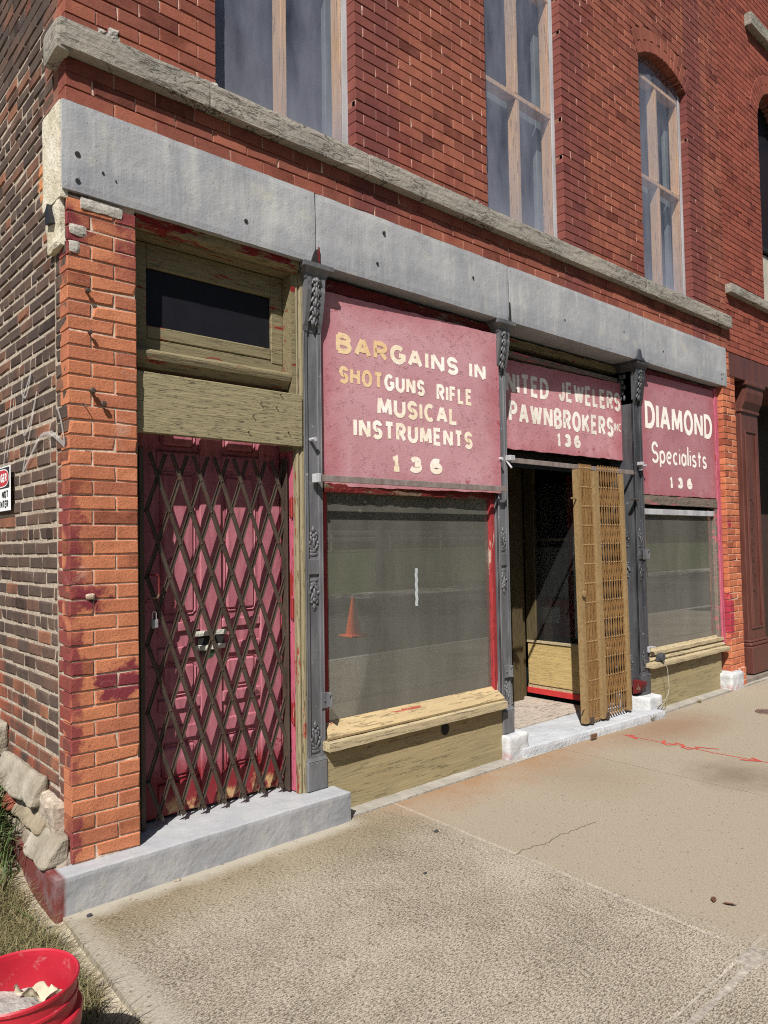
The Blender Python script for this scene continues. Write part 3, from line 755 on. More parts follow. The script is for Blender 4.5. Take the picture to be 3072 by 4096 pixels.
# joint gaps with a dark back and a torn scrap of red cloth
for a, b in ((2.524, 2.534), (4.298, 4.308), (6.257, 6.263)):
    mb = MB(); mb.box(a, b, -.004, .1, 3.19, 3.6); mb.build('lintel_joint', DARK, bld)
mb = MB()
mb.prism([(2.49, 3.185), (2.505, 3.23), (2.52, 3.26), (2.538, 3.27), (2.545, 3.23), (2.535, 3.185)], -.019, .05, 'y'); mb.build('joint_gap', DARK, bld); mb = MB()
mb.prism([(4.285, 3.185), (4.296, 3.24), (4.306, 3.33), (4.312, 3.24), (4.316, 3.185)], -.019, .05, 'y')
mb.build('joint_gap', DARK, bld)
mb = MB(); mb.prism([(2.538, 3.19), (2.531, 3.25), (2.54, 3.285), (2.548, 3.27), (2.546, 3.24), (2.549, 3.19)], -.026, -.021, 'y')
mb.build('red_scrap', W_DARKRED, bld)
# plaster patch on the lintel's side end
mb = MB(); mb.rough(1.111, 1.15, .0, .245, 3.15, 3.60, .03, .003, 12, .006, 2)
mb.rough(1.112, 1.15, .015, .20, 2.93, 3.16, .03, .008, 14, .02, 5)
mb.build('plaster_patch', PLASTER, bld)
mb = MB(); mb.prism([(.08, 3.05), (.15, 3.06), (.15, 3.12), (.12, 3.15), (.10, 3.11)], 1.092, 1.125, 'x')
mb.build('slate_scrap', BLACK, bld)

# sandstone belt course, five blocks
for i, (a, b) in enumerate(((1.098, 1.828), (1.831, 2.907), (2.910, 4.048), (4.051, 6.263), (6.266, 8.052))):
    mb = MB(); mb.rough(a, b, -.062+(.004 if i % 2 else 0), .10, 3.818, 3.950, .022, .003, 8, .007, i*2.7, 3.0)
    if i == 0: mb.rough(1.084, 1.15, -.055, .14, 3.80, 3.945, .025, .004, 9, .012, 9)
    mb.build('sandstone_band', BELT, bld)
# scabs of old mortar on top of the belt
SCAB = mat_mortar('grey_mortar_scab', (.36, .33, .29))
for cx, cz, rx in ((1.34, 3.99, .06), (1.36, 4.02, .03), (1.84, 3.975, .06), (4.0, 3.985, .04), (3.3, 3.97, .03)):
    mb = MB(); mb.rough(cx-rx, cx+rx, -.006, .01, cz-.022, cz+.022, .014, .012, 16, .012, cx); mb.build('mortar_scab', SCAB, bld)
# patch of cement bricks at the head of the left pier
PATCH = mat_mortar('grey_patch_mortar', (.42, .39, .34))
for q in ((1.20, 1.40, -.008, .05, 3.115, 3.178), (1.150, 1.235, -.006, .05, 2.985, 3.04), (1.148, 1.20, -.006, .05, 2.90, 2.965)):
    mb = MB(); mb.rough(*q, .02, .006, 15, .012, q[0]+q[4]); mb.build('mortar_patch', PATCH, bld)
# bolts and hooks on the pier
def bolt(parent, x, z, r_=.013, y=0, mat=None):
    mb = MB(); pts = [(x, y+.01, z), (x, y-.022, z)]
    mb.tube(pts, r_*.55, 6); mb.lathe([(0, 0), (r_, 0), (r_, .009), (r_*.7, .013), (0, .013)], (0, 0, 0), 6)
    n = len(mb.v)-5*6
    for i in range(n, len(mb.v)):
        p = mb.v[i]; mb.v[i] = (x+p[0], y-.018-p[2], z+p[1])
    return mb.build('bolt', mat or GATE1, parent)
bolt(bld, 1.243, 2.275, .015); bolt(bld, 1.292, 2.22, .015); bolt(bld, 1.235, 2.545, .010); bolt(bld, 1.225, 2.735, .012)
mb = MB(); mb.tube([(1.205, .005, 2.215), (1.208, -.015, 2.212), (1.215, -.03, 2.195)], .0025, 5); mb.build('wire_hook', GATE1, bld)
mb = MB(); mb.rough(1.21, 1.25, -.016, .01, 1.325, 1.35, .01, .004, 30, .008, 3); mb.build('mortar_scab', MO_LOW, bld)
mb = MB(); mb.prism([(1.237+.006*math.cos(t), 1.318+.006*math.sin(t)) for t in (0, 1, 2, 3, 4, 5)], -.006, .0, 'y'); mb.build('drill_hole', DARK, bld)
# rubble foundation under the side wall
for i, (ya, yb, za, zb, out, mt) in enumerate(((.015, .34, .155, .285, .085, RUBBLE), (.34, .50, .10, .25, .06, RUBBLE2), (.22, .64, .24, .345, .055, RUBBLE2), (.30, .95, .345, .485, .065, RUBBLE), (.62, .78, .26, .36, .07, None),
        (.78, 1.3, .20, .37, .09, RUBBLE2), (.96, 1.6, .44, .62, .08, RUBBLE), (1.62, 2.3, .42, .66, .09, RUBBLE2), (.35, .9, -.05, .14, .12, RUBBLE2))):
    mb = MB(); mb.rough(1.14-out, 1.17, ya, yb, za, zb, .016, .011, 7, .028, i*1.7)
    for k, (x, y, z) in enumerate(mb.v):                      # faces lean back towards the wall
        t = (z-za)/(zb-za); mb.v[k] = (1.16-(1.16-x)*(1.15-.75*max(0, t)), y, z)
    mb.build('foundation_stone', mt or B_NEI, bld, lean=False)
mb = MB(); mb.rough(1.10, 1.2, .02, 3.5, -.1, .22, .04, .02, 8, .02, 4); mb.build('foundation_wall', MO_SIDE, bld, lean=False)
mb = MB(); mb.rough(1.115, 1.2, .10, 1.7, .1, .42, .03, .016, 7, .02, 7); mb.build('foundation_mortar', MO_SIDE, bld, lean=False)

# doorstep
mb = MB(); mb.rough(1.065, 2.668, -.102, .55, -.06, .160, .02, .0028, 12, .009, 3)
mb.build('doorstep', STEP, bld, lean=False)

# ---------------------------------------------------------------- the closed door bay
casing = MB()
casing.prism([(2.431, .10), (2.431, .074), (2.440, .066), (2.447, .066), (2.451, .074), (2.460, .072), (2.466, .060), (2.485, .060), (2.485, .10)], .16, 3.17, 'z')
casing.build('door_casing', W_OLIVEZ, bld)
mb = MB(); mb.box(1.46, 1.475, .03, .26, .16, 3.12); mb.box(1.475, 1.56, .235, .26, .16, 2.5); mb.build('door_jamb', W_OLIVEZ, bld)
mb = MB(); mb.bev(2.434, 2.455, .10, .25, .165, 2.14, .003)
jam = mb.build('door_jamb', W_PINK, bld, label='pink peeling door jamb')
for z in (.55, 1.14, 1.72):
    mb = MB(); mb.bev(2.425, 2.436, .105, .135, z, z+.11, .002); mb.tube([(2.424, .108, z-.005), (2.424, .108, z+.115)], .006, 6); mb.build('hinge', W_RED, jam)
# door leaf with rails, stiles and raised panels
door = MB(); YD = .235
door.box(1.56, 2.43, YD+.018, YD+.05, .175, 2.4)
leaf = door.build('door', DOOR, bld, label='peeling mauve panelled door')
mb = MB()
for a, b in ((1.56, 1.665), (1.915, 2.045), (2.29, 2.43)): mb.bev(a, b, YD, YD+.03, .176, 2.4, .006)
for z0_, z1_ in ((.176, .335), (.55, .62), (.705, .765), (.965, 1.03), (1.11, 1.16), (1.98, 2.06)):
    for a, b in ((1.666, 1.914), (2.046, 2.289)): mb.bev(a, b, YD+.001, YD+.03, z0_, z1_, .006)
mb.build('stile', DOOR, leaf)
for a, b in ((1.69, 1.89), (2.07, 2.265)):
    for z0_, z1_ in ((.355, .53), (.78, .945), (1.20, 1.95), (2.085, 2.36)):
        mb = MB(); c_ = .02 if z1_-z0_ > .1 else .01
        mb.bev(a, b, YD+.006, YD+.03, z0_, z1_, min(c_, .022)); mb.build('panel', DOOR, leaf)
mb = MB(); mb.rough(1.86, 2.07, YD-.012, YD+.004, 1.075, 1.105, .02, .004, 20, .006, 1); mb.rough(1.87, 2.06, YD-.012, YD+.004, 1.0, 1.03, .02, .006, 20, .006, 2)
mb.cur = 1; mb.box(1.90, 2.05, YD-.004, YD+.006, 1.03, 1.075)
mb.build('mail_slot', [mat_rubble('chalky_peeled_paint', S(170, 168, 156), S(210, 208, 196)), DARK], leaf)
# boarded head, transom
mb = MB(); mb.bev(1.47, 2.462, .045, .082, 2.117, 2.418, .004); hb = mb.build('header_board', W_BOARD, bld)
mb = MB()
for x, z in ((2.31, 2.40), (2.18, 2.335), (2.28, 2.325), (2.13, 2.26), (2.1, 2.17), (2.36, 2.19)): mb.tube([(x, .05, z), (x+.002, .03, z+.004)], .003, 5)
mb.build('nail', GATE1, hb)
YT = .165
mb = MB()
for a, b, c_, d_ in ((1.50, 1.58, 2.60, 3.11), (2.325, 2.404, 2.60, 3.11), (1.58, 2.325, 2.985, 3.11), (1.58, 2.325, 2.62, 2.685)): mb.bev(a, b, YT-.012, YT+.03, c_, d_, .005)
mb.bev(1.48, 2.404, YT-.008, YT+.05, 2.53, 2.62, .006)
tr = mb.build('transom_window', W_OLIVE, bld)
mb = MB(); mb.box(1.57, 2.335, YT+.006, YT+.012, 2.675, 2.995); mb.build('pane', DARKB, tr)
mb = MB(); mb.prism([(.062, 2.515), (.062, 2.527), (.09, 2.545), (.2, 2.548), (.2, 2.44), (.10, 2.45), (.085, 2.475), (.07, 2.49)], 1.475, 2.398, 'x'); mb.build('sill', W_OLIVE, tr)
mb = MB(); mb.box(2.405, 2.433, .066, .2, 2.10, 3.125); mb.box(1.47, 2.4, .07, .2, 3.113, 3.18); mb.build('reveal', W_OLIVE, tr)
mb = MB(); mb.prism([(.02, 3.14), (.02, 3.183), (.09, 3.183), (.09, 3.125), (.05, 3.12)], 1.47, 2.43, 'x'); mb.build('moulding', W_HEAD, tr)
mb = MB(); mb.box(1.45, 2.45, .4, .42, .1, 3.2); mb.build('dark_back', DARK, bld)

# ---------------------------------------------------------------- iron columns
def leafy(mb, cx, z0_, z1_, y, w_, flip=False):
    """cast ornament: a husk, curling leaves either side and a bud"""
    H_ = z1_-z0_
    f = (lambda t: z1_-t*H_) if flip else (lambda t: z0_+t*H_)
    sg = -1 if flip else 1
    mb.ell((cx, y, f(.08)), (w_*.42, .006, H_*.07)); mb.ell((cx, y, f(.2)), (w_*.3, .008, H_*.09))
    for s_ in (-1, 1):
        mb.ell((cx+s_*w_*.24, y-.002, f(.32)), (w_*.12, .008, H_*.15), s_*.7*sg); mb.ell((cx+s_*w_*.36, y-.004, f(.45)), (w_*.13, .009, H_*.08), -s_*.5*sg)
        mb.ell((cx+s_*w_*.18, y-.004, f(.58)), (w_*.10, .008, H_*.13), s_*.35*sg); mb.ell((cx+s_*w_*.2, y-.004, f(.75)), (w_*.12, .008, H_*.07), -s_*.6*sg)
    mb.ell((cx, y-.006, f(.48)), (w_*.12, .010, H_*.18)); mb.ell((cx, y-.006, f(.68)), (w_*.18, .010, H_*.08)); mb.ell((cx, y-.003, f(.88)), (w_*.16, .008, H_*.10)); mb.ell((cx, y-.002, f(.97)), (w_*.08, .006, H_*.05))
def acanthus(mb, cx, z0_, z1_, yf, w_):
    n = 5
    for i in range(n):
        t = i/(n-1); z = z1_-.02-t*(z1_-z0_-.05); y = yf(z)
        mb.ell((cx, y-.008, z), (w_*.11, .014, .036), .12*(-1)**i)
        for s_ in (-1, 1):
            mb.ell((cx+s_*w_*.2, y-.005, z+.008), (w_*.10, .012, .030), -s_*.55); mb.ell((cx+s_*w_*.33, y-.001, z-.008), (w_*.09, .009, .020), -s_*.9); mb.ell((cx+s_*w_*.13, y-.007, z-.022), (w_*.07, .010, .018), s_*.3)
    mb.ell((cx, yf(z0_)-.006, z0_+.006), (w_*.16, .009, .022))
    mb.tube([(cx-w_*.3, yf(z1_)-.012, z1_-.012), (cx+w_*.3, yf(z1_)-.012, z1_-.012)], .010, 8)
def column(x0_, x1_, yf, yb, zb, mat, capw, side=False, lab=None):
    w_ = x1_-x0_; cx = (x0_+x1_)/2; e = w_*.22
    ybulge = lambda z: yf-.052*max(0, min(1, (z-2.82)/.26))**.7*(1 if z > 2.82 else 0)+(.006 if z > 3.05 else 0)
    mb = MB(); mb.box(x0_, x1_, yf+.012, yb, zb+.15, 3.11)
    for a, b in ((x0_, x0_+e), (x1_-e, x1_)):
        mb.bev(a, b, yf, yf+.02, zb+.18, 2.84, .003)
        mb.bev(a+(e*.75 if a > x0_ else e*.0), b-(e*.75 if a == x0_ else 0), yf-.004, yf+.01, zb+.20, 2.84, .0018)
    mb.bev(x0_+e*.9, x1_-e*.9, yf+.001, yf+.02, 1.385, 1.475, .003)
    mb.bev(x0_+e*.9, x1_-e*.9, yf+.001, yf+.02, zb+.18, zb+.195, .003)
    # console: the shaft swells forward below the capital
    zs = [2.80+.31*i/12 for i in range(13)]
    for a, b, dy in ((x0_, x0_+e, -.004), (x0_+e+.0005, x1_-e-.0005, .008), (x1_-e, x1_, -.004)):
        mb.prism([(ybulge(z)+dy, z) for z in zs]+[(yb, 3.11), (yb, 2.80)], a, b, 'x')
    c = mb.build('iron_column', mat, bld)
    if lab: c['label'] = lab
    mb = MB(); acanthus(mb, cx, 2.84, 3.10, lambda z: ybulge(z)+.006, w_-e*1.1); 
    if side: 
        mb.build('acanthus_leaf', mat, c, True); mb = MB()
        for i in range(5):
            z = 3.06-i*.05
            for q in (0, 1): mb.ell((x0_-.004, (yf+.10)+q*.035-.02+(.02 if i % 2 else 0), z), (.012, .024-.003*i, .026))
    mb.build('acanthus_leaf', mat, c, True)
    for za, zc, fl in ((1.487, 1.665, False), (1.18, 1.365, True), (zb+.20, zb+.385, False)):
        mb = MB(); leafy(mb, cx, za, zc, yf+.012, w_-e*1.4, fl)
        if side:
            mb.build('rosette', mat, c, True); mb = MB()
            k = len(mb.v); leafy(mb, 0, za, zc, 0, .1, fl)
            for i in range(k, len(mb.v)):
                p = mb.v[i]; mb.v[i] = (x0_+p[1]-.001, yf+.115-p[0], p[2])
        mb.build('rosette', mat, c, True)
    mb = MB(); mb.bev(x0_-.008, x1_+.008, yf-.012, yb, zb, zb+.165, .006); mb.prism([(yf-.012, zb+.165), (yf-.002, zb+.185), (yb, zb+.185), (yb, zb+.165)], x0_-.004, x1_+.004, 'x')
    mb.build('base', mat, c)
    # flared capital
    mb = MB(); lv = [(3.098, .004, .0), (3.108, .008, .004), (3.125, .012, .006), (3.15, .030, .022), (3.158, .042, .034), (3.184, .044, .036)]
    V = []; F = []
    for z, o_, oy in lv: V += [(x0_-o_*capw, yf-.045-oy, z), (x1_+o_*capw, yf-.045-oy, z), (x1_+o_*capw, yb, z), (x0_-o_*capw, yb, z)]
    for i in range(len(lv)-1):
        for k in range(4): F.append((i*4+k, i*4+(k+1) % 4, (i+1)*4+(k+1) % 4, (i+1)*4+k))
    F += [(3, 2, 1, 0), tuple(range(len(V)-4, len(V)))]
    mb.add(V, F); mb.build('capital', mat, c)
    return c
def pin(parent, x, z, y, mat=STEEL):
    mb = MB(); mb.tube([(x, y+.01, z), (x, y-.035, z), ], .011, 8); mb.tube([(x, y-.035, z), (x, y-.04, z)], .013, 8); return mb.build('pin', mat, parent)
def slot_bracket(parent, x, z, y, tilt=.15):
    mb = MB(); mb.bev(x-.025, x+.02, y-.006, y, z-.045, z+.045, .002); mb.bev(x+.016, x+.022, y-.045, y, z-.04, z+.045, .002); mb.bev(x-.0, x+.022, y-.047, y-.041, z+.03, z+.045, .002); mb.tube([(x-.005, y-.012, z), (x-.005, y, z)], .007, 6)
    return mb.build('bar_bracket', IRON, parent)
c1 = column(2.480, 2.606, .055, .30, .162, IRON, 1.0, lab='grey iron column between the red door and the pane')
c2 = column(4.203, 4.316, .055, .30, .175, IRON, 1.0, lab='grey iron column on a whitewashed block left of the shop entry')
c3 = column(6.138, 6.285, .055, .30, .172, IRON_D, 1.0, True, lab='charcoal iron column standing behind the folded gate')
pin(c1, 2.529, 2.166, .055); slot_bracket(c1, 2.60, .66, .05); 
pin(c2, 4.215, 2.165, .055); slot_bracket(c2, 4.25, .62, .05)
mb = MB(); mb.bev(4.29, 4.345, .0, .05, 2.155, 2.195, .003); mb.tube([(4.30, .05, 2.16), (4.30, .0, 2.10)], .008, 6); mb.build('bar_socket', STEEL, c2)
mb = MB(); mb.bev(6.17, 6.215, -.0, .05, 2.235, 2.265, .003); mb.tube([(6.25, .05, 2.235), (6.25, .0, 2.235)], .01, 8); mb.bev(6.20, 6.22, .02, .05, 2.19, 2.24, .002); mb.build('bar_socket', STEEL, c3)
slot_bracket(c3, 6.25, 1.425, .05)
mb = MB(); mb.bev(6.255, 6.32, .0, .05, .585, .592, .001); mb.bev(6.25, 6.275, .03, .05, .54, .59, .002); mb.build('ledge_bracket', STEEL, c3)
mb = MB(); mb.bev(6.04, 6.14, .02, .06, 1.915, 1.93, .003); mb.build('gate_hinge', GATE1, c3)
mb = MB(); mb.prism([(.0, .275), (.0, .30), (.1, .31), (.1, .19), (.05, .2)], 6.07, 6.14, 'x'); mb.build('hinge_block', W_DARKRED, c3)
# iron back fin rising on the lintel above the third column
mb = MB(); mb.prism([(6.05, 3.18), (6.085, 3.21), (6.115, 3.275), (6.14, 3.285), (6.16, 3.27), (6.175, 3.215), (6.235, 3.185)], -.032, -.018, 'y'); mb.build('column_finial', IRON_D, c3)

# whitewashed stone blocks
for a in ((4.185, 4.425, -.01, .25, -.03, .172), (6.08, 6.325, -.05, .3, -.03, .168), (7.72, 8.02, -.065, .3, -.06, .172)):
    mb = MB(); mb.rough(*a, .022, .007, 12, .022, a[0]); mb.build('stone_block', WSTONE, bld, True)
mb = MB(); coursing(mb, Vector((0, -.03, 0)), UX, NY, 8.03, 8.16, 0, 3, .066, .11, .008, None); mb.cur = 1; mb.box(8.03, 8.155, -.026, .2, 0, .19); mb.build('loose_brickwork', [B_RIGHT, MO_LOW], bld)

# ---------------------------------------------------------------- shop windows
def display(x0_, x1_, zf, zt, yg, yb):
    mb = MB(); mb.box(x0_, x1_, yg+.02, yb, zf-.02, zf); fl = mb.build('display_floor', INFLOOR, bld)
    mb = MB(); mb.box(x0_, x1_, yb, yb+.03, zf, zt); mb.box(x0_-.03, x0_, yg+.02, yb, zf, zt); mb.box(x1_, x1_+.03, yg+.02, yb, zf, zt); mb.box(x0_, x1_, yg, yb, zt, zt+.03)
    mb.build('display_wall', INWALL, bld)
# first window
mb = MB(); mb.bev(4.158, 4.20, .088, .16, .47, 1.93, .004); w1 = mb.build('shop_window', W_RED, bld)
mb = MB(); mb.bev(2.60, 2.682, .112, .16, .47, 1.93, .004); mb.build('frame', W_RED, w1); mb = MB(); mb.box(2.66, 4.16, .126, .16, 1.885, 1.95); mb.build('frame', W_RED, w1)
mb = MB(); mb.box(2.682, 4.162, .118, .124, .50, 1.90); mb.build('pane', GLASS, w1)
mb = MB()
V0 = [(2.60, .022, .446), (4.195, .026, .440), (4.185, .117, .516), (2.655, .117, .516), (2.60, .026, .432), (4.195, .03, .427), (4.185, .125, .40), (2.655, .125, .40)]
mb.add(V0, [(0, 1, 2, 3), (4, 5, 1, 0), (5, 6, 2, 1), (7, 4, 0, 3)]); mb.build('sill', W_SILL, w1)
mb = MB(); mb.rough(2.585, 4.185, -.012, .06, .374, .426, .04, .0025, 10, .006, 6); mb.build('ledge', W_LEDGE, w1)
mb = MB(); mb.prism([(2.675, .40), (4.2, .40)] and [(2.60, -.02), (4.20, -.02), (4.20, .375), (2.60, .375)], .055, .075, 'y'); ap = mb.build('apron_panel', W_APRON, bld)
mb = MB(); mb.prism([(3.60+.036*math.cos(t*math.pi/10), .322+.042*math.sin(t*math.pi/10)) for t in range(20)], .050, .0545, 'y'); mb.build('vent_hole', DARK, ap)
mb = MB(); stroke_pts = [(3.42+.004*math.sin(t*2.1), 1.392-.248*t/12) for t in range(13)]
mb.prism([(p[0]-.012, p[1]) for p in stroke_pts]+[(p[0]+.012, p[1]) for p in stroke_pts[::-1]], .1165, .1175, 'y'); mb.build('spray_streak', mat_letter('white_spray_streak', S(150, 156, 156), S(170, 176, 176), .6, 60), w1)
display(2.66, 4.14, .46, 1.95, .13, 1.5)
mb = MB(); mb.box(2.75, 3.55, 1.42, 1.45, .46, .72); mb.build('peeled_panel', mat_sign('peeled_white_over_red', S(150, 140, 130), S(110, 60, 56), 1.2), bld)
for a, b in ((3.35, 3.55), (2.75, 2.85)):
    mb = MB(); mb.box(a, b, 1.30, 1.34, .46, 1.95); mb.build('inner_post', W_RED, bld)
# third window
mb = MB(); mb.bev(7.815, 7.888, .055, .18, .45, 3.16, .004); w3 = mb.build('shop_window', W_PINK, bld)
mb = MB(); mb.bev(7.765, 7.814, .07, .18, .50, 1.90, .004); mb.build('frame', W_GREY, w3); mb = MB(); mb.box(6.285, 6.34, .08, .18, .45, 1.93); mb.build('frame', W_GREY, w3)
mb = MB(); mb.box(6.33, 7.77, .104, .11, .53, 1.86); mb.build('pane', GLASS, w3)
mb = MB(); mb.bev(6.30, 7.76, .075, .104, 1.795, 1.848, .003); mb.build('top_strip', STEEL, w3)
mb = MB(); V0 = [(6.29, .045, .462), (7.85, .045, .458), (7.80, .102, .556), (6.32, .102, .556), (6.29, .05, .45), (7.85, .05, .445), (7.80, .11, .40), (6.32, .11, .40)]
mb.add(V0, [(0, 1, 2, 3), (4, 5, 1, 0), (5, 6, 2, 1), (7, 4, 0, 3)]); mb.rough(6.30, 7.83, .045, .11, .50, .535, .04, .004, 14, .006, 3); mb.build('sill', W_LEDGE, w3)
mb = MB(); mb.rough(6.24, 7.84, -.01, .07, .398, .444, .03, .004, 10, .008, 8); mb.build('ledge', W_LEDGE, w3)
mb = MB(); mb.box(6.30, 7.76, .055, .075, -.02, .40); mb.build('apron_panel', W_APRON, bld)
display(6.32, 7.86, .46, 1.95, .12, 1.4)
mb = MB(); mb.rough(6.95, 7.35, .5, .62, .46, .66, .04, .004, 9, .01, 1); mb.build('display_box', W_LEDGE, bld)
# window heads: dark backs above the glass
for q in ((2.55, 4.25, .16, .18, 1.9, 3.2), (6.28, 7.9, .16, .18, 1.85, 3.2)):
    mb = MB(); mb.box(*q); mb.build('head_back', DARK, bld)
mb = MB(); mb.rough(2.62, 4.22, .085, .15, 3.06, 3.16, .04, .006, 6, .006, 2); mb.build('head_moulding', W_DARKRED, bld)
mb = MB(); mb.rough(6.30, 7.87, .07, .15, 3.11, 3.165, .04, .006, 6, .006, 4); mb.build('head_moulding', W_DARKRED, bld)

# ---------------------------------------------------------------- entry recess
mb = MB(); mb.rough(4.33, 6.20, -.09, .38, -.05, .062, .03, .004, 8, .014, 2)
for i in range(len(mb.v)):
    x, y, z = mb.v[i]
    if y < .1: y += .06-(x-4.33)/1.87*.11
    mb.v[i] = (x, y, z)
mb.build('threshold_slab', mat_rubble('pale_grey_slab', S(164, 166, 169), S(178, 180, 182)), bld)
mb = MB()
for i in range(8): mb.bev(4.55+i*.155, 4.55+(i+1)*.155-.003, .36, 1.3, -.02, .075+.001*(i % 3), .002)
mb.build('entry_floor', W_FLOOR, bld)
XF = 5.80
mb = MB(); mb.rough(XF, XF+.04, .20, 1.04, .20, .595, .06, .0015, 9, .004, 1); bulk = mb.build('bulkhead', W_CREAMBULK, bld)
mb = MB(); mb.rough(XF-.012, XF+.06, .18, 1.045, .595, .618, .06, .002, 9, .004, 1); mb.build('cap', W_LEDGE, bulk)
mb = MB(); mb.box(XF-.008, XF+.04, .20, 1.05, .115, .165); mb.build('skirting', W_DARKRED and plain('bright_red_paint', (0.42, 0.03, 0.03), .6), bulk)
mb = MB(); mb.box(XF+.01, XF+.03, .20, 1.05, .165, .20); mb.build('gap_board', W_LEDGE, bulk)
mb = MB(); mb.box(XF+.012, XF+.018, .20, .94, .618, 2.1); mb.build('side_pane', GLASS_D, bld)
for q in ((XF-.005, XF+.04, .935, 1.05, .60, 2.3, .004), (5.50, 5.66, .98, 1.10, .07, 2.3, .01), (5.66, 5.794, 1.06, 1.10, .07, 2.3, .004)):
    mb = MB(); mb.bev(*q); mb.build('recess_post', W_OLIVE_SHADE, bld)
mb = MB(); mb.box(4.55, 5.0, 1.06, 1.1, .07, 2.3); mb.build('recess_wall', W_OLIVE_SHADE, bld)
mb = MB(); mb.box(4.50, 4.55, .3, 1.1, .0, 2.3); mb.build('recess_wall', W_OLIVE_SHADE, bld)
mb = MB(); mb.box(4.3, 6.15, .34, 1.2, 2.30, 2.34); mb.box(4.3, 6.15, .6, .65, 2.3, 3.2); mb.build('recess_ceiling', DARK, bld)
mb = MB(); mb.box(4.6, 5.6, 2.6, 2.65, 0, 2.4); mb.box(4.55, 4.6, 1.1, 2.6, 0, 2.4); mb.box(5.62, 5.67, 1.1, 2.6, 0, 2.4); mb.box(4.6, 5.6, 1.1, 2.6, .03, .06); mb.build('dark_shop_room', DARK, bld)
mb = MB(); mb.bev(4.32, 6.12, .33, .36, 2.165, 2.29, .003); mb.build('transom_bar', BLACK, bld)
# what stands inside the side display
for nm, q, mt in (('peeled_panel', (6.22, 6.26, .80, 1.36, .62, .98), mat_sign('peeled_red_over_white', S(150, 40, 46), S(160, 48, 52), 1.0)),
        ('bare_patch', (6.20, 6.215, .95, 1.22, .74, .90), plain('bare_grey_wall', (.62, .63, .62))), ('white_panel', (6.12, 6.16, .42, .72, .62, 1.60), plain('dull_white_board', (.62, .61, .55))),
        ('inner_post', (6.15, 6.19, .72, .80, .62, 2.2), W_RED), ('grey_panel', (6.23, 6.25, .86, 1.32, 1.0, 1.5), plain('grey_backboard', (.3, .3, .28))),
        ('shelf', (6.15, 6.25, .80, 1.36, 1.56, 1.59), W_LEDGE), ('display_partition', (6.262, 6.285, .14, 1.45, .3, 2.3), DARK)):
    mb = MB(); mb.rough(*q, .06, .002, 9, .004, q[2]); mb.build(nm, mt, bld)
# olive mouldings and rough timbers above the entry sign
mb = MB(); mb.rough(4.32, 6.13, .20, .30, 3.10, 3.165, .05, .006, 5, .01, 1); mb.build('head_moulding', W_OLIVE, bld); mb = MB(); mb.rough(4.32, 6.13, .30, .34, 3.03, 3.10, .05, .006, 5, .01, 2); mb.build('head_moulding', W_OLIVE, bld)
mb = MB(); mb.rough(4.32, 6.10, .175, .215, 3.005, 3.045, .05, .004, 5, .006, 3); mb.build('head_batten', W_GREY, bld)

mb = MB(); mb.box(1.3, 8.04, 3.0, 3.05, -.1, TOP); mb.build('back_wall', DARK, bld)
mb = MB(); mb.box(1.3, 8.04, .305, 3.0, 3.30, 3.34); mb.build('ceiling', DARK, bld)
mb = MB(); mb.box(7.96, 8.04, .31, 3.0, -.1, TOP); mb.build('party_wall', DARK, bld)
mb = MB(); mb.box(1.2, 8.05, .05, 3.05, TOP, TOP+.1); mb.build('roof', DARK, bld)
# ---------------------------------------------------------------- boarded upper windows
for i, wn in enumerate(WIN):
    xa, xb, zb, zs, ri = wn
    # plastic sheet cut to the arch
    mb = MB(); N_ = 14
    top = [(xa+(xb-xa)*k/N_, arc_z(wn, xa+(xb-xa)*k/N_)+.005) for k in range(N_+1)]
    mb.prism([(xa, zb-.01), (xb, zb-.01)]+top[::-1], .079, .082, 'y')
    bw = MB()
    bw.box(xa+.002, xa+.006, .074, .083, zb, zs); bw.box(xb-.042, xb-.001, .0735, .0785, zb, zs)
    frame = bw.build('boarded_window', STEEL, bld)
    mb.build('plastic_sheet', SHEET, frame)
    xm = (xa+xb)/2
    def stud(x, z0_, z1_, sx=.04):
        m_ = MB(); m_.bev(x-sx/2, x+sx/2, .086, .175, z0_, z1_, .003); m_.build('stud', W_STUD, frame)
    ztop = 6.02
    stud(xm+.01, zb, 5.03 if i else 6.1); stud(xb-.03, zb, 5.03 if i else 6.1); stud(xa+.02, zb, 6.02)
    if i:
        stud(xm+.0, 5.08, ztop); stud(xb-.03, 5.08, ztop)
        for z in (5.055, 6.05):
            m_ = MB(); m_.bev(xa+.003, xb-.003, .086, .175, z-.02, z+.02, .003); m_.build('rail', W_STUD, frame)
    # old sash behind: dark glass, painted frame
    m_ = MB(); m_.box(xa-.05, xb+.05, .26, .28, zb-.1, zs+.4); m_.build('dark_pane', DARKB, frame)
    m_ = MB()
    for a, b in ((xa, xa+.07), (xb-.07, xb)): m_.bev(a, b, .21, .25, zb, zs+.1, .004)
    for z in (zb+.02, 5.02): m_.bev(xa+.07, xb-.07, .215, .25, z, z+.07, .004)
    m_.build('sash', plain('faded_green_sash', (.16, .19, .17), .7), frame)

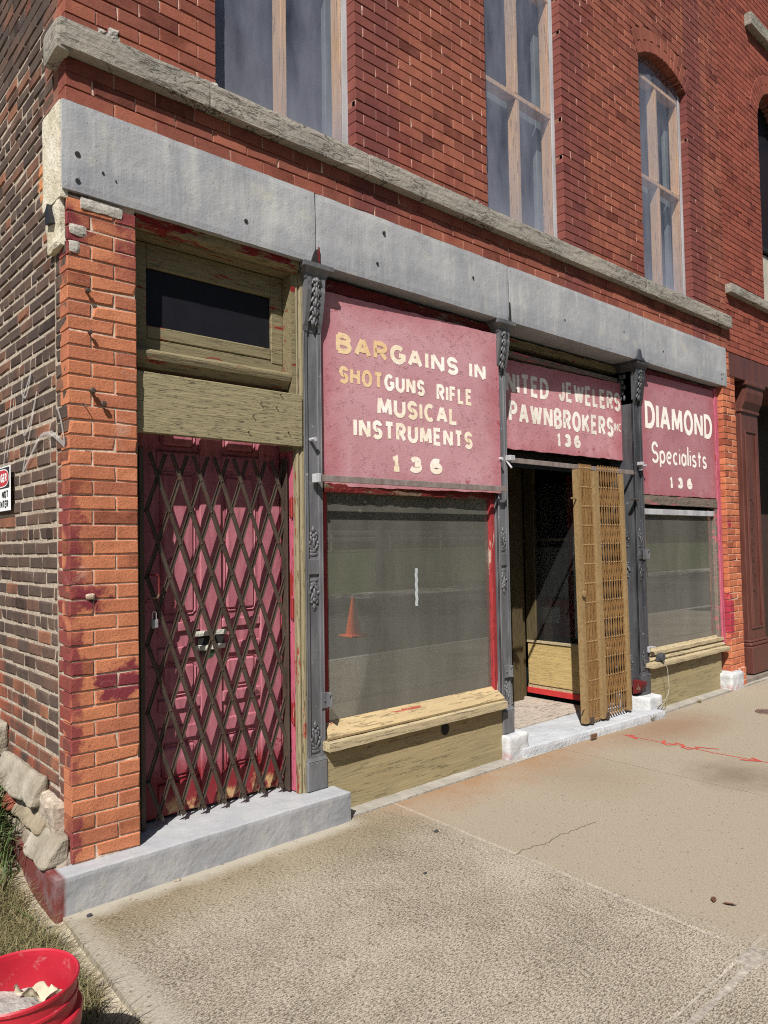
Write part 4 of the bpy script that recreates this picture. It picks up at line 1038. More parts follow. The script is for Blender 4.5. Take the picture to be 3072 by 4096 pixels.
# ================================================================ LETTERING
def arc(cx, cy, rx, ry, a0, a1, n=12):
    return [(cx+rx*math.cos(R(a0+(a1-a0)*i/n)), cy+ry*math.sin(R(a0+(a1-a0)*i/n))) for i in range(n+1)]
SB = [(.92, .80)]+arc(.5, .74, .46, .26, 25, 270, 14)+arc(.5, .25, .5, .25, 90, -155, 14)
G = {
 'A': (1.0, [[(0, 0), (.46, 1)], [(.54, 1), (1, 0)], [(.2, .32), (.8, .32)]]),
 'B': (.86, [[(0, 0), (0, 1)], [(0, 1), (.5, 1)]+arc(.5, .77, .42, .23, 90, -90)+[(0, .54)], [(.4, .54)]+arc(.5, .27, .5, .27, 90, -90)+[(0, 0)]]),
 'C': (.86, [arc(.55, .5, .55, .5, 50, 310, 20)]),
 'D': (.92, [[(0, 0), (0, 1), (.35, 1)]+arc(.4, .5, .6, .5, 90, -90)+[(0, 0)]]),
 'E': (.74, [[(1, 1), (0, 1), (0, 0), (1, 0)], [(0, .52), (.85, .52)]]),
 'F': (.72, [[(1, 1), (0, 1), (0, 0)], [(0, .52), (.85, .52)]]),
 'G': (.98, [arc(.52, .5, .52, .5, 48, 360, 22), [(.6, .46), (1.03, .46), (1.03, .1)]]),
 'H': (.9, [[(0, 0), (0, 1)], [(1, 0), (1, 1)], [(0, .52), (1, .52)]]),
 'I': (0, [[(.5, 0), (.5, 1)]]),
 'J': (.6, [[(1, 1), (1, .3)]+arc(.5, .3, .5, .3, 0, -180)]),
 'K': (.9, [[(0, 0), (0, 1)], [(1, 1), (.05, .4)], [(.35, .6), (1, 0)]]),
 'L': (.7, [[(0, 1), (0, 0), (1, 0)]]),
 'M': (1.2, [[(0, 0), (.06, 1)], [(.1, 1), (.5, .1)], [(.9, 1), (.5, .1)], [(.94, 1), (1, 0)]]),
 'N': (.95, [[(0, 0), (0, 1)], [(.03, 1), (.97, 0)], [(1, 0), (1, 1)]]),
 'O': (1.0, [arc(.5, .5, .5, .5, 90, 450, 24)]),
 'P': (.8, [[(0, 0), (0, 1), (.5, 1)]+arc(.5, .74, .5, .26, 90, -90)+[(0, .48)]]),
 'R': (.86, [[(0, 0), (0, 1), (.5, 1)]+arc(.5, .75, .46, .25, 90, -90)+[(0, .5)], [(.45, .5), (1, 0)]]),
 'S': (.8, [SB]),
 'T': (.84, [[(0, 1), (1, 1)], [(.5, 1), (.5, 0)]]),
 'U': (.92, [[(0, 1), (0, .35)]+arc(.5, .35, .5, .35, 180, 360)+[(1, 1)]]),
 'W': (1.35, [[(0, 1), (.25, 0)], [(.27, 0), (.49, .95)], [(.51, .95), (.73, 0)], [(.75, 0), (1, 1)]]),
 '&': (.9, [[(1, 0), (.2, .72)]+arc(.42, .8, .24, .2, 200, -20)+[(.1, .4)]+arc(.4, .24, .38, .24, 150, 350)]),
 '1': (.42, [[(.0, .8), (.6, 1), (.6, 0)], [(.1, 0), (1.1, 0)]]),
 '3': (.84, [[(.05, .82)]+arc(.48, .76, .42, .24, 150, -80)+[(.4, .52)], arc(.45, .27, .53, .27, 85, -160)]),
 '6': (.84, [[(.86, .95), (.6, .98)]+arc(.52, .52, .52, .48, 100, 180, 8)+[(0, .32)], arc(.5, .3, .5, .3, 90, 450, 20)]),
 # lower case, drawn against the cap height
 'p': (.52, [[(0, .55), (0, -.24)], arc(.48, .27, .52, .27, 170, -175, 16)]),
 'e': (.52, [[(.02, .28), (1, .28)]+arc(.5, .27, .5, .27, 0, 310, 16)]),
 'c': (.46, [arc(.55, .27, .55, .27, 50, 310, 14)]),
 'i': (0, [[(.5, 0), (.5, .55)], [(.5, .74), (.5, .78)]]),
 'a': (.5, [arc(.46, .27, .48, .27, 20, 340, 16), [(1, .55), (1, 0)]]),
 'l': (0, [[(.5, 0), (.5, .98)]]),
 's': (.44, [[(.92, .46)]+arc(.5, .41, .45, .14, 20, 270, 8)+arc(.5, .135, .5, .135, 90, -160, 8)]),
 't': (.4, [[(.45, .78), (.45, .0)], [(0, .55), (1, .55)]]),
}
def stroke(mb, pts, t, P, y):
    """flat ribbon of half-painted stroke along pts (metres on the board); P maps (u,v,off) to space"""
    n = len(pts); closed = (Vector((*pts[0], 0))-Vector((*pts[-1], 0))).length < 1e-5
    L_, R_ = [], []
    for i in range(n):
        a = Vector(pts[i-1]) if i > 0 else (Vector(pts[-2]) if closed else None)
        b = Vector(pts[i+1]) if i < n-1 else (Vector(pts[1]) if closed else None)
        c = Vector(pts[i])
        d0 = (c-a).normalized() if a is not None else (b-c).normalized()
        d1 = (b-c).normalized() if b is not None else d0
        m_ = d0+d1
        m_ = m_.normalized() if m_.length > .25 else d0
        nr = Vector((-m_.y, m_.x)); co = max(.80, nr.dot(Vector((-d0.y, d0.x))))
        k = t/2/co
        L_.append(c+nr*k); R_.append(c-nr*k)
    V = [P(p.x, p.y, y) for p in L_]+[P(p.x, p.y, y) for p in R_]
    mb.add(V, [(n+i, n+i+1, i+1, i) for i in range(n-1)])
def text(mb, word, u0, u1, v0, v1, t, P, off=.0012, gap=.55, part=None):
    H_ = v1-v0; ws = []
    for ch in word:
        ws.append((G[ch][0]*(H_-t)*.8 if ch != ' ' else H_*.35)+t)
    nat = sum(ws)+gap*t*(len(word)-1)
    k = (u1-u0)/nat if nat else 1
    u = u0; st = 0
    for i_, (ch, w_) in enumerate(zip(word, ws)):
        if ch != ' ' and (part is None or part[0] <= i_ < part[1]):
            W_ = w_*k; ts = t
            for pl in G[ch][1]:
                pts = [(u+ts/2+p[0]*max(W_-ts, 0.0), v0+ts/2+p[1]*(H_-ts)) for p in pl]
                if G[ch][0] == 0: pts = [(u+W_/2, p[1]) for p in pts]
                stroke(mb, pts, ts*(1+rr(-.05, .05)), P, off+.00012*(st % 7)); st += 1
        u += w_*k+gap*t*k

# board of sign one tilts a little: deeper at its left end
def board(y_l, y_r, xl, xr):
    return lambda u, v, o: (u, y_l+(y_r-y_l)*(u-xl)/(xr-xl)-o, v)
def rough_panel(name, poly, P, th, mat, label, cat, group=None, n=(48, 34), edge=.004, seed=0):
    """painted board with slightly ragged edges; poly = xl, xr, zl, zr (bottom), tl, tr (top)"""
    xl, xr, bl, br, tl, tr_ = poly; mb = MB(); V = []; F = []
    nx, nz = n
    for j in range(nz+1):
        for i in range(nx+1):
            s_, t_ = i/nx, j/nz
            u = xl+(xr-xl)*s_; zb = bl+(br-bl)*s_; zt = tl+(tr_-tl)*s_
            if j in (0, nz): 
                q = mnoise.noise((u*9, seed, j))*edge*1.5+rr(-1, 1)*edge*.5
                zb += q; zt += q
            if i in (0, nx): u += rr(-1, 1)*edge*.5
            V.append(P(u, zb+(zt-zb)*t_, th/2+mnoise.noise((u*3, t_*4, seed))*.0007))
    F = [(j*(nx+1)+i, j*(nx+1)+i+1, (j+1)*(nx+1)+i+1, (j+1)*(nx+1)+i) for j in range(nz) for i in range(nx)]
    mb.add(V, F); nb = len(V)
    ring = [i for i in range(nx+1)]+[j*(nx+1)+nx for j in range(1, nz+1)]+[nz*(nx+1)+i for i in range(nx-1, -1, -1)]+[j*(nx+1) for j in range(nz-1, 0, -1)]
    B = [Vector(V[i])+Vector((0, th, 0)) for i in ring]; o = len(mb.v); m_ = len(ring)
    mb.v += [tuple(b) for b in B]
    for i in range(m_): mb.f.append((o+i, o+(i+1) % m_, ring[(i+1) % m_], ring[i])); mb.mi.append(0); mb.c.append(mb.col)
    mb.f.append(tuple(range(o, o+m_))[::-1]); mb.mi.append(0); mb.c.append(mb.col)
    loc = P((xl+xr)/2, bl, 0)
    ob = mb.build(name, mat, None, False, loc, label=label, category=cat)
    if group: ob['group'] = group
    return ob
SG = 'painted signboards over the shop front'
P1 = board(.088, .048, 2.63, 4.22)
s1 = rough_panel('painted_sign', (2.61, 4.225, 1.905, 1.915, 3.075, 3.085), P1, .016, SIGN1, 'square mauve signboard reading BARGAINS IN SHOTGUNS RIFLE MUSICAL INSTRUMENTS 136', 'sign', SG, seed=1)
OF = .0093
mb = MB(); mb.rough(2.63, 4.20, .075, .115, 1.868, 1.925, .02, .006, 16, .006, 3); mb.build('torn_edge', W_DARKRED, s1)
def row(sign, mat, word, *a, **k):
    mb = MB(); text(mb, word, *a, **k); return mb.build('lettering', mat, sign)
row(s1, LET1B, 'BARGAINS', 2.737, 3.795, 2.717, 2.843, .031, P1, OF, part=(0, 3)); row(s1, LET1, 'BARGAINS', 2.737, 3.795, 2.717, 2.843, .031, P1, OF, part=(3, 8))
row(s1, LET1, 'IN', 3.905, 4.078, 2.717, 2.84, .031, P1, OF)
row(s1, LET1B, 'SHOTGUNS', 2.757, 3.47, 2.533, 2.642, .024, P1, OF, part=(0, 4)); row(s1, LET1, 'SHOTGUNS', 2.757, 3.47, 2.533, 2.642, .025, P1, OF, part=(4, 8))
row(s1, LET1, 'RIFLE', 3.58, 3.933, 2.521, 2.637, .025, P1, OF)
row(s1, LET1, 'MUSICAL', 3.054, 3.78, 2.368, 2.491, .028, P1, OF)
row(s1, LET1, 'INSTRUMENTS', 2.863, 3.926, 2.212, 2.335, .028, P1, OF)
row(s1, LET1, '136', 3.165, 3.622, 2.018, 2.126, .034, P1, OF, gap=1.6)
P2 = board(.235, .175, 4.3, 6.22)
s2 = rough_panel('painted_sign', (4.33, 6.135, 2.285, 2.29, 2.985, 3.0), P2, .016, SIGN2, 'flaking rose signboard reading UNITED JEWELERS PAWNBROKERS INC over the open entry', 'sign', SG, seed=2)
row(s2, LET2, 'UNITED', 4.39, 5.065, 2.723, 2.897, .035, P2, OF); row(s2, LET2, 'JEWELERS', 5.20, 6.12, 2.735, 2.91, .034, P2, OF)
row(s2, LET2, '&', 4.40, 4.51, 2.55, 2.66, .02, P2, OF); row(s2, LET2, 'PAWNBROKERS', 4.555, 5.995, 2.492, 2.668, .036, P2, OF)
row(s2, LET2, 'INC', 6.005, 6.125, 2.55, 2.628, .013, P2, OF); row(s2, LET2, '136', 5.155, 5.49, 2.35, 2.463, .034, P2, OF, gap=1.2)
P3 = board(.078, .072, 6.3, 7.85)
s3 = rough_panel('painted_sign', (6.295, 7.80, 1.98, 1.985, 3.115, 3.13), P3, .016, SIGN3, 'dusty rose signboard reading DIAMOND Specialists 136 beside the right brick pier', 'sign', SG, seed=3)
row(s3, LET3, 'DIAMOND', 6.375, 7.75, 2.602, 2.86, .050, P3, OF)
mb = MB(); text(mb, 'S', 6.475, 6.605, 2.28, 2.488, .030, P3, OF); text(mb, 'pecialists', 6.625, 7.60, 2.282, 2.50, .027, P3, OF, gap=.75); mb.build('lettering', LET3, s3)
row(s3, LET3, '136', 6.80, 7.265, 2.058, 2.168, .036, P3, OF, gap=1.9)
mb = MB(); mb.rough(6.295, 7.83, .06, .10, 1.887, 1.975, .04, .003, 8, .004, 2); mb.build('bottom_rail', W_GREY, s3)
# street number on the glass over the entry
Pq = board(.325, .325, 0, 1); mb = MB(); text(mb, '136', 4.42, 4.60, 2.185, 2.275, .016, Pq, .002, gap=.9); mb.build('house_number', LET1B, bld)

# warning sign on the side wall
XS = 1.118
Ps = lambda u, v, o: (XS-o, .825+(.34-u), 1.766+v)
ds = MB(); ds.bev(XS-.002, XS+.002, .823, 1.167, 1.764, 2.004, .0015)
dsg = ds.build('warning_sign', WHITE, None, False, (XS, .99, 1.764), label='white danger do not enter sign with red oval on the side brick wall', category='sign')
mb = MB(); mb.add([Ps(.008, .120, .0032), Ps(.332, .120, .0032), Ps(.332, .232, .0032), Ps(.008, .232, .0032)], [(0, 1, 2, 3)]); mb.build('black_band', BLACK, dsg)
mb = MB(); el = lambda a, b, o: [Ps(.17+a*math.copysign(abs(math.cos(2*math.pi*k/40))**.6, math.cos(2*math.pi*k/40)), .176+b*math.copysign(abs(math.sin(2*math.pi*k/40))**.8, math.sin(2*math.pi*k/40)), o) for k in range(40)]
mb.add(el(.150, .049, .0036), [tuple(range(40))]); mb.cur = 1; mb.add(el(.145, .044, .004), [tuple(range(40))]); mb.build('oval', [WHITE, REDEN], dsg)
mb = MB(); text(mb, 'DANGER', .05, .29, .153, .200, .011, Ps, .0045); mb.cur = 1; text(mb, 'DO NOT', .075, .31, .066, .108, .0095, Ps, .0036); text(mb, 'ENTER', .13, .31, .014, .056, .0095, Ps, .0036)
mb.build('lettering', [WHITE, BLACK], dsg)
# spray scribble on the side wall
Pg = lambda u, v, o: (1.133-o+0*u, u, v)
mb = MB()
for pts, t in (([(.50, 2.44), (.55, 2.36), (.60, 2.33), (.66, 2.37), (.64, 2.44)], .016), ([(.50, 2.44), (.56, 2.39), (.635, 2.33), (.65, 2.22), (.62, 2.14), (.52, 2.19), (.41, 2.33)], .016), ([(.41, 2.33), (.50, 2.18), (.58, 2.06), (.65, 1.95)], .018), ([(.65, 1.95), (.52, 2.02), (.36, 2.10), (.2, 2.10)], .022), ([(.2, 2.10), (.08, 2.05), (.02, 2.02)], .03), ([(.11, 2.20), (.06, 2.13), (.02, 2.03)], .02), ([(.83, 2.40), (.88, 2.27), (.95, 2.12), (1.0, 2.0)], .018), ([(.78, 2.38), (.84, 2.22), (.93, 2.05)], .016)):
    q = [Vector(p) for p in pts]; q = [q[0]*2-q[1]]+q+[q[-1]*2-q[-2]]; sm = []
    for a_, b_, c_, d_ in zip(q, q[1:], q[2:], q[3:]):
        for k in range(6):
            u = k/6; sm.append(tuple(.5*(2*b_+(c_-a_)*u+(2*a_-5*b_+4*c_-d_)*u*u+(3*b_-a_-3*c_+d_)*u**3)))
    stroke(mb, sm+[pts[-1]], t*.8, Pg, .004)
mb.build('spray_scribble', GHOST, bld)

# ================================================================ FOLDING GATES
gate = thing('folding_gate', 'dark rusted scissor gate drawn across the mauve door', 'gate', (1.98, .16, .16), 'folding security gates')
ZT, ROW, HP = 2.035, .1683, .0605; XL, XR = 1.572, 2.428
def lat(front, k):
    """one lattice bar, clipped to the frame; returns (x0,z0,x1,z1)"""
    s_ = HP/ROW if front else -HP/ROW
    xt = 1.588+k*HP*2 if front else 1.681+k*HP*2
    z0_, z1_ = .19, ZT
    f = lambda z: xt+s_*(ZT-z)
    lo, hi = z0_, z1_
    zx = lambda x: ZT-(x-xt)/s_
    if front:
        if f(hi) < XL: hi = zx(XL)
        if f(lo) > XR: lo = zx(XR)
    else:
        if f(hi) > XR: hi = zx(XR)
        if f(lo) < XL: lo = zx(XL)
    return f(hi), hi, f(lo), lo
gl = []
for front in (True, False):
    for k in (range(-6, 7) if front else range(0, 14)):
        xa, za, xb, zb_ = lat(front, k)
        if za-zb_ < .15: continue
        mb = MB(); y = .150 if front else .166
        mb.bar((xa, y, za), (xb, y, zb_), .0185, .003, (0, 1, 0))
        d = (Vector((xb, 0, zb_))-Vector((xa, 0, za))).normalized(); sd = Vector((-d.z, 0, d.x))
        for e_ in (-1, 1):                                     # lips of the rolled channel
            o_ = sd*.009*e_; mb.bar(Vector((xa, y-.004, za))+o_, Vector((xb, y-.004, zb_))+o_, .0022, .006, (0, 1, 0))
        if front:                                              # rivets where the bars cross
            z = ZT-.7615*ROW
            while z > zb_+.01:
                if z < za: 
                    x = xa+(xb-xa)*(za-z)/(za-zb_); mb.ell((x, y-.003, z), (.005, .004, .005), 0, 6, 4)
                z -= ROW
        mb.build('lattice_bar', GATE1, gate)
mb = MB(); mb.bev(2.405, 2.412, .13, .19, .17, 2.06, .001); mb.bev(2.405, 2.440, .185, .192, .17, 2.06, .001); mb.bev(2.436, 2.443, .13, .19, .17, 2.06, .001); mb.build('post', GATE1, gate)
mb = MB(); mb.bev(1.53, 1.555, .14, .18, .17, 2.06, .002); mb.build('post', GATE1, gate)
mb = MB(); mb.tube([(1.572, .14, 1.30), (1.572, .12, 1.30), (1.615, .12, 1.305), (1.622, .12, 1.32), (1.622, .12, 1.40), (1.615, .12, 1.415), (1.572, .12, 1.42), (1.572, .14, 1.42)], .006, 6); mb.build('handle', W_DARKRED, gate)
# padlock hanging from the gate
mb = MB(); mb.bev(1.575, 1.612, .105, .125, 1.155, 1.197, .004)
pl = mb.build('padlock', plain('worn_padlock_steel', (.32, .33, .34), .4, .5, .2, 30, .5), None, False, (1.593, .115, 1.155), label='small grey padlock hanging at the left edge of the closed gate', category='padlock')
mb = MB(); mb.tube([(1.583, .115, 1.195)]+[(1.593-.010*math.cos(t*math.pi/6), .115, 1.225+.012*math.sin(t*math.pi/6)) for t in range(7)]+[(1.603, .115, 1.195)], .003, 6); mb.build('shackle', STEEL, pl)

g2 = thing('folding_gate', 'ochre rusted scissor gate folded shut against the charcoal column', 'gate', (5.54, .03, .07), 'folding security gates')
def gx(x, z): return x+.03*(1.8-z)/1.7                        # it hangs a little out of plumb
ROW2 = .1655
def slat(i, xs, y, amp, par, zt, zb_, wd=.011):
    mb = MB(); n = 13; ds_ = (zt-.03-zb_)/n
    pts = []
    for r_ in range(n*2+1):
        z = zt-.03-r_*ds_/2
        sgn = 1 if (r_//2+par) % 2 else -1
        pts.append((gx(xs+(0 if r_ % 2 == 0 else amp*sgn), z), y, z))
    pts = [(pts[0][0], y, zt)]+pts+[(pts[-1][0], y, zb_-.02)]
    for a, b in zip(pts, pts[1:]): mb.bar(a, b, wd, .0038, (0, 1, 0))
    for r_ in range(n+1):
        z = zt-.03-r_*ds_; mb.cur = 1; mb.ell((gx(xs, z), y-.004, z), (.0068, .005, .0068), 0, 6, 4)
    mb.build('slat', [GATE2, GATE2P], g2)
for i in range(8): slat(i, 5.222+i*.0235, .03, .0015, i, 2.19, .10, .015)
for i in range(9): slat(i, 5.505+i*.0385, .03, .0105, 0, 2.195, .11, .0125); slat(i, 5.505+i*.0385, .0345, .0105, 1, 2.19, .115, .0125)
for xs, w_ in ((5.185, .045), (5.443, .062), (5.856, .03)):
    mb = MB(); V = []
    for z in (2.14, .085):
        x = gx(xs, z); V += [(x-w_/2, .012, z), (x+w_/2, .012, z), (x+w_/2, .06, z), (x-w_/2, .06, z)]
    mb.add(V, [(0, 1, 2, 3), (7, 6, 5, 4), (4, 5, 1, 0), (5, 6, 2, 1), (6, 7, 3, 2), (7, 4, 0, 3)]); mb.build('post', GATE2P, g2)
for xs in (5.245, 5.475):
    mb = MB(); mb.bev(gx(xs, .1)-.018, gx(xs, .1)+.018, .0, .008, .075, .13, .002); mb.bev(gx(xs, .1)-.018, gx(xs, .1)+.018, .032, .04, .075, .13, .002)
    k = len(mb.v); mb.lathe([(0, -.01), (.024, -.01), (.026, 0), (.024, .01), (0, .01)], (0, 0, 0), 14)
    for i in range(k, len(mb.v)):
        p = mb.v[i]; mb.v[i] = (gx(xs, .1)+p[0], .02+p[2], .092+p[1])
    mb.build('caster', GATE1, g2)
mb = MB(); mb.tube([(5.17, .03, 1.90), (5.08, .02, 1.902)], .007, 6); mb.build('latch_pin', GATE2P, g2)
mb = MB(); mb.tube([(5.215, .03, .215), (5.15, .02, .205)], .007, 6); mb.build('latch_pin', GATE2P, g2)
mb = MB(); mb.bev(gx(5.17, 1.05), gx(5.21, 1.05), .0, .01, 1.10, 1.15, .003); mb.lathe([(.0, -.004), (.02, -.004), (.02, .004), (0, .004)], (0, 0, 0), 10)
k = len(mb.v)-40
for i in range(k, len(mb.v)):
    p = mb.v[i]; mb.v[i] = (gx(5.172, 1.1)+p[0], -.004+p[2], 1.125+p[1])
mb.build('hasp', GATE2P, g2)

# flat steel bars across the fronts
mb = MB(); mb.bev(2.535, 4.232, -.004, .006, 1.921, 1.960, .002); b1 = mb.build('security_bar', BARM, None, False, (3.38, 0, 1.92), label='flat brown steel bar across the bottom of the mauve signboard', category='steel bar', group='security bars')
for x in (2.545, ): 
    mb = MB(); mb.bev(x-.018, x+.002, -.012, .05, 1.915, 1.966, .002); mb.build('bar_end', STEEL, b1)
mb = MB(); mb.bev(4.32, 6.13, .062, .072, 2.150, 2.188, .002); mb.build('security_bar', BARM, None, False, (5.26, .065, 2.15), label='grey steel bar spanning the open shop entry behind the folded gate', category='steel bar', group='security bars')

# ================================================================ NEIGHBOURING BUILDING
nb = thing('brick_building', 'plain red brick neighbour building with brown iron shop front at the right', 'building', (8.06, 0, 0))
NW = [(9.13, 10.15, 4.30, 6.62, .42)]
mb = MB(); x0, x1 = 8.056, 12.0
nh = win_holes(NW)
coursing(mb, Vector((0, .004, 0)), UX, NY, x0, x1, 3.59, int((TOP-3.59)/.0665), .0665, .2, .005, nh, .003, .0008)
for wn in NW: arch_ring(mb, wn, 25)
mb.cur = 1; mortar_wall(mb, x0, x1, 3.58, TOP, NW, .011, .3); mb.cur = 2; head_joint_fill(mb, x0, x1, 3.59, int((TOP-3.59)/.0665), .0665, .005, nh, .0095)
mb.build('front_wall', [B_NEI, MO_UP, MO_UP], nb)
mb = MB(); mb.rough(8.06, 12.0, -.065, .1, 4.225, 4.325, .03, .003, 7, .008, 5, 3); mb.build('stone_sill', BELT, nb)
mb = MB(); mb.rough(8.85, 10.6, -.075, .1, 7.58, 7.73, .03, .003, 7, .008, 6, 3); mb.build('stone_sill', BELT, nb)
mb = MB(); mb.box(8.95, 10.5, .05, .06, 7.73, 8.4); mb.build('upper_pane', plain('grey_curtained_pane', (.10, .11, .115), .3), nb)
wn = NW[0]
mb = MB(); mb.prism([(wn[0]-.02, wn[2]), (wn[1]+.02, wn[2])]+[(wn[0]+(wn[1]-wn[0])*k/14, arc_z(wn, wn[0]+(wn[1]-wn[0])*k/14)+.01) for k in range(14, -1, -1)], .20, .21, 'y')
pn = mb.build('arched_window', DARKB, nb)
mb = MB()
for a, b in ((wn[0], wn[0]+.05), (wn[1]-.05, wn[1])): mb.bev(a, b, .14, .2, wn[2], 6.7, .006)
mb.bev(wn[0]+.05, wn[1]-.05, .15, .2, 5.12, 5.18, .006); mb.bev(wn[0]+.05, wn[1]-.05, .15, .2, 4.30, 4.36, .006); mb.build('frame', BLACK, pn)
mb = MB(); mb.box(wn[0]+.06, wn[1]-.06, .185, .198, 4.4, 5.1); mb.build('blind', plain('cream_blind', (.4, .37, .3)), pn)
# brown iron beam, pilasters, recessed doors
mb = MB(); mb.bev(8.06, 12.0, -.005, .5, 3.32, 3.575, .006); mb.build('iron_beam', IRON_BR, nb)
for xa in (8.50, 10.9):
    mb = MB(); mb.bev(xa, xa+.46, .07, .5, .06, 3.0, .006); pil = mb.build('iron_pilaster', IRON_BR, nb)
    mb = MB(); e_ = .07
    for a, b, c_, d_ in ((xa+e_, xa+e_+.018, .55, 2.78), (xa+.46-e_-.018, xa+.46-e_, .55, 2.78), (xa+e_+.018, xa+.46-e_-.018, .55, .568), (xa+e_+.018, xa+.46-e_-.018, 2.762, 2.78), (xa+e_+.035, xa+e_+.045, .585, 2.745), (xa+.46-e_-.045, xa+.46-e_-.035, .585, 2.745)): mb.bev(a, b, .056, .071, c_, d_, .004)
    mb.build('panel_moulding', IRON_BR, pil)
    mb = MB(); mb.bev(xa-.03, xa+.49, .02, .4, .06, .36, .01); mb.bev(xa-.022, xa+.482, .035, .4, .36, .40, .012); mb.bev(xa-.015, xa+.475, .05, .4, .40, .43, .01); mb.build('base', IRON_BR, pil)
    mb = MB(); mb.bev(xa-.012, xa+.472, .05, .4, 2.98, 3.02, .01); mb.prism([(.06, 3.02), (.02, 3.10), (-.0, 3.2), (-.0, 3.32), (.4, 3.32), (.4, 3.02)], xa-.0, xa+.46, 'x'); mb.bev(xa-.03, xa+.49, -.02, .4, 3.27, 3.325, .01); mb.build('capital', IRON_BR, pil)
    if xa < 9:
        mb = MB(); Pp = lambda u, v, o: (u, .07-o, v)
        for k in range(7):
            z = 2.05-k*.17; stroke(mb, [(8.68+.07*math.sin(t*1.3+k*2), z-.012*t+.05*math.sin(t*1.9+k)) for t in range(12)], .006, Pp, .0008+.0001*k)
        mb.build('scratched_scribble', plain('scratched_dark', (.05, .03, .025)), pil)
mb = MB(); mb.bev(8.25, 8.40, .10, .25, 0, 3.32, .006); mb.build('timber_post', W_BLACK, nb)
mb = MB(); mb.box(8.1, 12.0, .305, 3.0, 3.34, 3.4); mb.box(8.08, 12.0, 3.0, 3.05, 0, TOP); mb.build('inner_floor', DARK, nb); mb = MB(); mb.box(8.2, 14.0, .8, .85, 0, 3.4); mb.build('recessed_front', plain('dark_brown_front', (.05, .028, .022)), nb)
mb = MB(); mb.box(8.21, 12.0, -.02, .8, -.02, .05); mb.build('entry_floor', plain('worn_stone_floor', (.18, .15, .125), .9, .2, .3, 6), nb)
mb = MB(); coursing(mb, Vector((0, .02, 0)), UX, NY, 8.205, 8.245, .2, 50, .068, .1, .008, None); mb.build('brick_edge', B_NEI, nb)

# ================================================================ GROUND
def sheet(name, x0_, x1_, y0_, y1_, z, mat, n=(1, 1), zf=None, kind='structure'):
    V = []; nx, ny = n
    for j in range(ny+1):
        for i in range(nx+1):
            x = x0_+(x1_-x0_)*i/nx; y = y0_+(y1_-y0_)*j/ny; V.append((x, y, zf(x, y) if zf else z))
    mb = MB(); mb.add(V, [(j*(nx+1)+i, j*(nx+1)+i+1, (j+1)*(nx+1)+i+1, (j+1)*(nx+1)+i) for j in range(ny) for i in range(nx)])
    return mb.build(name, mat, None, True, None, False, kind=kind)
sheet('ground', -400, 400, -400, 400, -.30, plain('distant_earth', (.10, .09, .06), .95))
# sidewalk: separate pours with joints between
mb = MB()
xs = [(1.02, 2.952), (2.964, 4.72), (4.726, 6.5), (6.506, 8.3), (8.306, 10.1), (10.106, 11.9), (11.906, 13.7), (13.706, 16)]
for a, b in xs:
    xa = a
    mb.bev(xa, b, -2.163, -.062, -.1, .0, .004); mb.bev(xa, b, -2.213, -2.171, -.1, .0005, .003); mb.bev(xa, b, -4.30, -2.222, -.1, .0, .004)
for i in range(len(mb.v)):
    x, y, z = mb.v[i]
    if x < 1.1: x = 1.02+(.075 if y > -.5 else 0)+ (.0 if y > -.3 else -.02)
    if 2.9 < x < 3.02: x += (y+1.0)*.055+.02
    if x < 3.1 and y > -.1: pass
    mb.v[i] = (x, y, z)
mb.build('sidewalk', WALK, None, False, None, kind='structure')
mb = MB()
mb.v += [(2.935+.055*(-4.3+1.0)+.02, -4.3, -.004), (2.985+.055*(-4.3+1)+.02, -4.3, -.004), (2.985+.055*.94+.02, -.06, -.003), (2.935+.055*.94+.02, -.06, -.003)]; mb.f.append((0, 1, 2, 3)); mb.mi.append(0); mb.c.append(mb.col)
mb.add([(.98, -2.175, -.0035), (16, -2.175, -.0035), (16, -2.16, -.0035), (.98, -2.16, -.0035)], [(0, 1, 2, 3)])
mb.add([(2.9, -2.224, -.0035), (16, -2.224, -.0035), (16, -2.212, -.0035), (2.9, -2.212, -.0035)], [(0, 1, 2, 3)])
L_ = []; Q_ = []
for k in range(60):
    x = 1.05+(2.86-1.05)*k/59; y = -2.218+.006*mnoise.noise((x*6, 0, 3)); hw_ = .007+.006*mnoise.noise((x*14, 2, 0))+.004*(x-1)
    L_.append((x, y-hw_, .0022)); Q_.append((x, y+hw_, .0022))
mb.add(L_+Q_, [(k, k+1, 61+k, 60+k) for k in range(59)])
mb.rough(2.80, 2.96, -2.235, -2.16, -.012, .003, .012, .006, 25, .004, 2)
mb.build('sidewalk_joint', JOINT_L, None, False, None, kind='structure')
mb = MB()
for a in (4.723, 6.503, 8.303): mb.box(a-.006, a+.006, -4.3, -.06, -.02, -.002)
mb.build('sidewalk_seam', CRACK, None, False, None, kind='structure')
# concrete strip along the shop front
mb = MB()
for a, b in ((2.66, 4.19), (6.32, 7.73), (8.02, 12)): mb.rough(a, b, -.058, .06, -.1, .006 if a < 5 else .012, .04, .003, 8, .004, a)
mb.rough(4.2, 6.3, -.056, .06, -.1, .0, .05, .002, 8, .004, 1)
mb.build('edge_strip', mat_rubble('pale_edge_concrete', S(138, 133, 124), S(162, 156, 146)), None, False, None, kind='structure')
